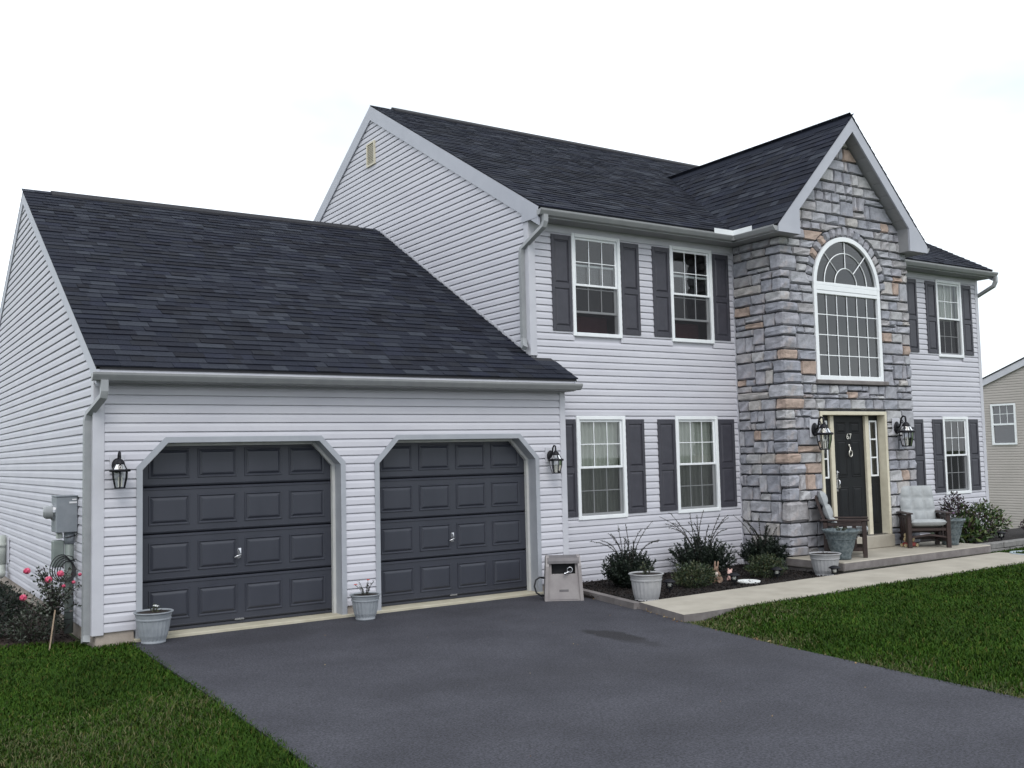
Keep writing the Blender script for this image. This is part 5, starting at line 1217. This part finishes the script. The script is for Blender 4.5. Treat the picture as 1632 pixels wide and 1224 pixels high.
# ------------------------------------------------------------------ grass, mulch chips, litter
rng = np.random.default_rng(99); random.seed(99)
def in_poly(P, poly):
    x, y = P[:, 0], P[:, 1]; c = np.zeros(len(P), bool); n = len(poly)
    for i in range(n):
        (x0, y0), (x1, y1) = poly[i], poly[(i+1) % n]
        c ^= ((y0 > y) != (y1 > y)) & (x < (x1-x0)*(y-y0)/(y1-y0+1e-12)+x0)
    return c
def grass(poly, dens, name, label, dry=None):
    a = np.array(poly); lo, hi = a.min(0), a.max(0); n = int(dens*(hi-lo).prod()); P = lo+rng.random((n, 2))*(hi-lo); P = P[in_poly(P, poly)]
    d = np.linalg.norm(P-np.array([-2.22, -11.45]), axis=1); keep = rng.random(len(P)) < np.clip((6.5/d)**1.0, 0, 1); P, d = P[keep], d[keep]; n = len(P)
    patch = .5+.5*np.sin(P[:, 0]*2.1+np.sin(P[:, 1]*1.7))*np.cos(P[:, 1]*1.9+P[:, 0]*.6)
    h = rng.uniform(.03, .07, n)*(.8+.35*patch)*np.where(rng.random(n) < .015, 1.5, 1); w = (.0028+.0005*(d-6).clip(0))*rng.uniform(.8, 1.3, n)
    az = rng.random(n)*2*np.pi; ln = rng.uniform(.15, 1.0, n); dx = np.stack([np.cos(az), np.sin(az)], 1); sx = np.stack([-np.sin(az+rng.normal(size=n)*.5), np.cos(az)], 1)
    z = lawn_z(P[:, 0], P[:, 1]) if P[:, 0].max() > 4 else np.full(n, -.168)
    b = np.column_stack([P, z]); V = np.zeros((n, 5, 3))
    V[:, 0] = b; V[:, 1] = b; V[:, 0, :2] -= sx*w[:, None]; V[:, 1, :2] += sx*w[:, None]
    mid = b.copy(); mid[:, :2] += dx*(h*ln*.35)[:, None]; mid[:, 2] += h*.62; V[:, 2] = mid; V[:, 3] = mid; V[:, 2, :2] -= sx*(w*.75)[:, None]; V[:, 3, :2] += sx*(w*.75)[:, None]
    V[:, 4] = b; V[:, 4, :2] += dx*(h*ln)[:, None]; V[:, 4, 2] += h*(1-.25*ln)
    dm_ = np.zeros(n, bool)
    for (cx_, cy_, r_, pr_) in dry or []:
        q = np.hypot(P[:, 0]-cx_, P[:, 1]-cy_)/r_; dm_ |= rng.random(n) < pr_*np.clip(1-q, 0, 1)
    for sel, m in ((~dm_, 'grass_blade'), (dm_, 'grass_dry')):
        k = int(sel.sum())
        if k == 0: continue
        i = np.arange(k)[:, None]*5; F = np.concatenate([np.concatenate([i, i+1, i+3], 1), np.concatenate([i, i+3, i+2], 1), np.concatenate([i+2, i+3, i+4], 1)])
        o = np_mesh(name if m == 'grass_blade' else 'dry_grass', V[sel].reshape(-1, 3), F, m); tag(o, label if m == 'grass_blade' else label.replace('short green', 'dry yellowish'), 'grass', kind='stuff')
    return n
NG = grass([(.40, .005), (.36, -2.4), (.29, -5.2), (.22, -8.5), (-3.2, -8.5), (-3.6, .95), (-1.2, .85), (-.5, .72), (-.05, .36), (-.02, .005)], 9000, 'grass', 'short green lawn grass left of the driveway', [(-1., -3.9, 1.3, .5), (.1, -3.2, .8, .35), (-2., -2.6, .9, .4)])
NG += grass([(5.62, -2.95), (5.38, -4.55), (5.16, -7.1), (5.02, -9.5), (9.5, -9.5), (19.0, -4.), (19., -1.33), (14.15, -1.30), (14.12, -2.70), (9.9, -2.84), (5.9, -2.97)], 8000, 'grass', 'short green lawn grass between the driveway and the walkway', [(5.75, -3.15, .9, .8), (5.5, -4.3, .55, .8), (5.3, -5.8, .6, .7), (6.7, -3.3, .9, .35), (5.2, -7., .6, .6)])
def chips(poly, z, n, m, name, label):
    a = np.array(poly); lo, hi = a.min(0), a.max(0); P = lo+rng.random((n*2, 2))*(hi-lo); P = P[in_poly(P, poly)][:n]; n = len(P)
    d = rng.normal(size=(n, 3)); d[:, 2] *= .35; b = np.column_stack([P, z+rng.uniform(0, .022, n)])
    V, F = leaves_np(b, d, rng.uniform(.02, .055, n), rng.uniform(.008, .02, n)); o = np_mesh(name, V, F, m); tag(o, label, 'mulch', kind='stuff')
chips([(6.1, .35), (6.02, -.4), (5.95, -1.88), (10.02, -1.78), (10.02, -.66), (10.1, .35)], -.10, 9000, 'chips', 'mulch_chips', 'dark mulch chips covering the bed under the front windows')
chips([(-.06, .32), (-.5, .66), (-1.2, .8), (-3.3, .95), (-3.3, 7), (-.06, 7)], -.14, 7000, 'chips', 'mulch_chips', 'dark brown mulch chips along the garage side wall')
P = []
for i in range(150):
    u = random.random(); k_ = random.random()
    if k_ < .7: x = 6.20-.27*u; y = -.36-1.57*u; P.append([x-abs(random.gauss(0, .035))-.01, y+random.gauss(0, .03), GND+.004])
    elif k_ < .9: x = 5.93-.27*u; y = -1.93-1.09*u; P.append([x-abs(random.gauss(0, .03))-.01, y, GND+.004])
    else: P.append([5.6-.3*u+random.gauss(0, .03), -3.1-2.5*u, GND+.006])
P = np.array(P); d = rng.normal(size=P.shape); d[:, 2] = np.abs(d[:, 2])*.15; V, F = leaves_np(P, d, rng.uniform(.018, .05, len(P)), rng.uniform(.010, .022, len(P)), .5); tag(np_mesh('leaf_litter', V, F, 'litter'), 'dry tan leaf litter along the bed edging', 'leaves', kind='stuff')
P = np.column_stack([rng.uniform(.6, 5.5, 26), rng.uniform(-8, -.3, 26), np.full(26, GND+.004)]); d = rng.normal(size=P.shape); d[:, 2] = .1; V, F = leaves_np(P, d, rng.uniform(.008, .022, 26), rng.uniform(.006, .012, 26), .5); tag(np_mesh('debris', V, F, 'litter'), 'few scattered leaf crumbs on the asphalt driveway', 'debris', kind='stuff')
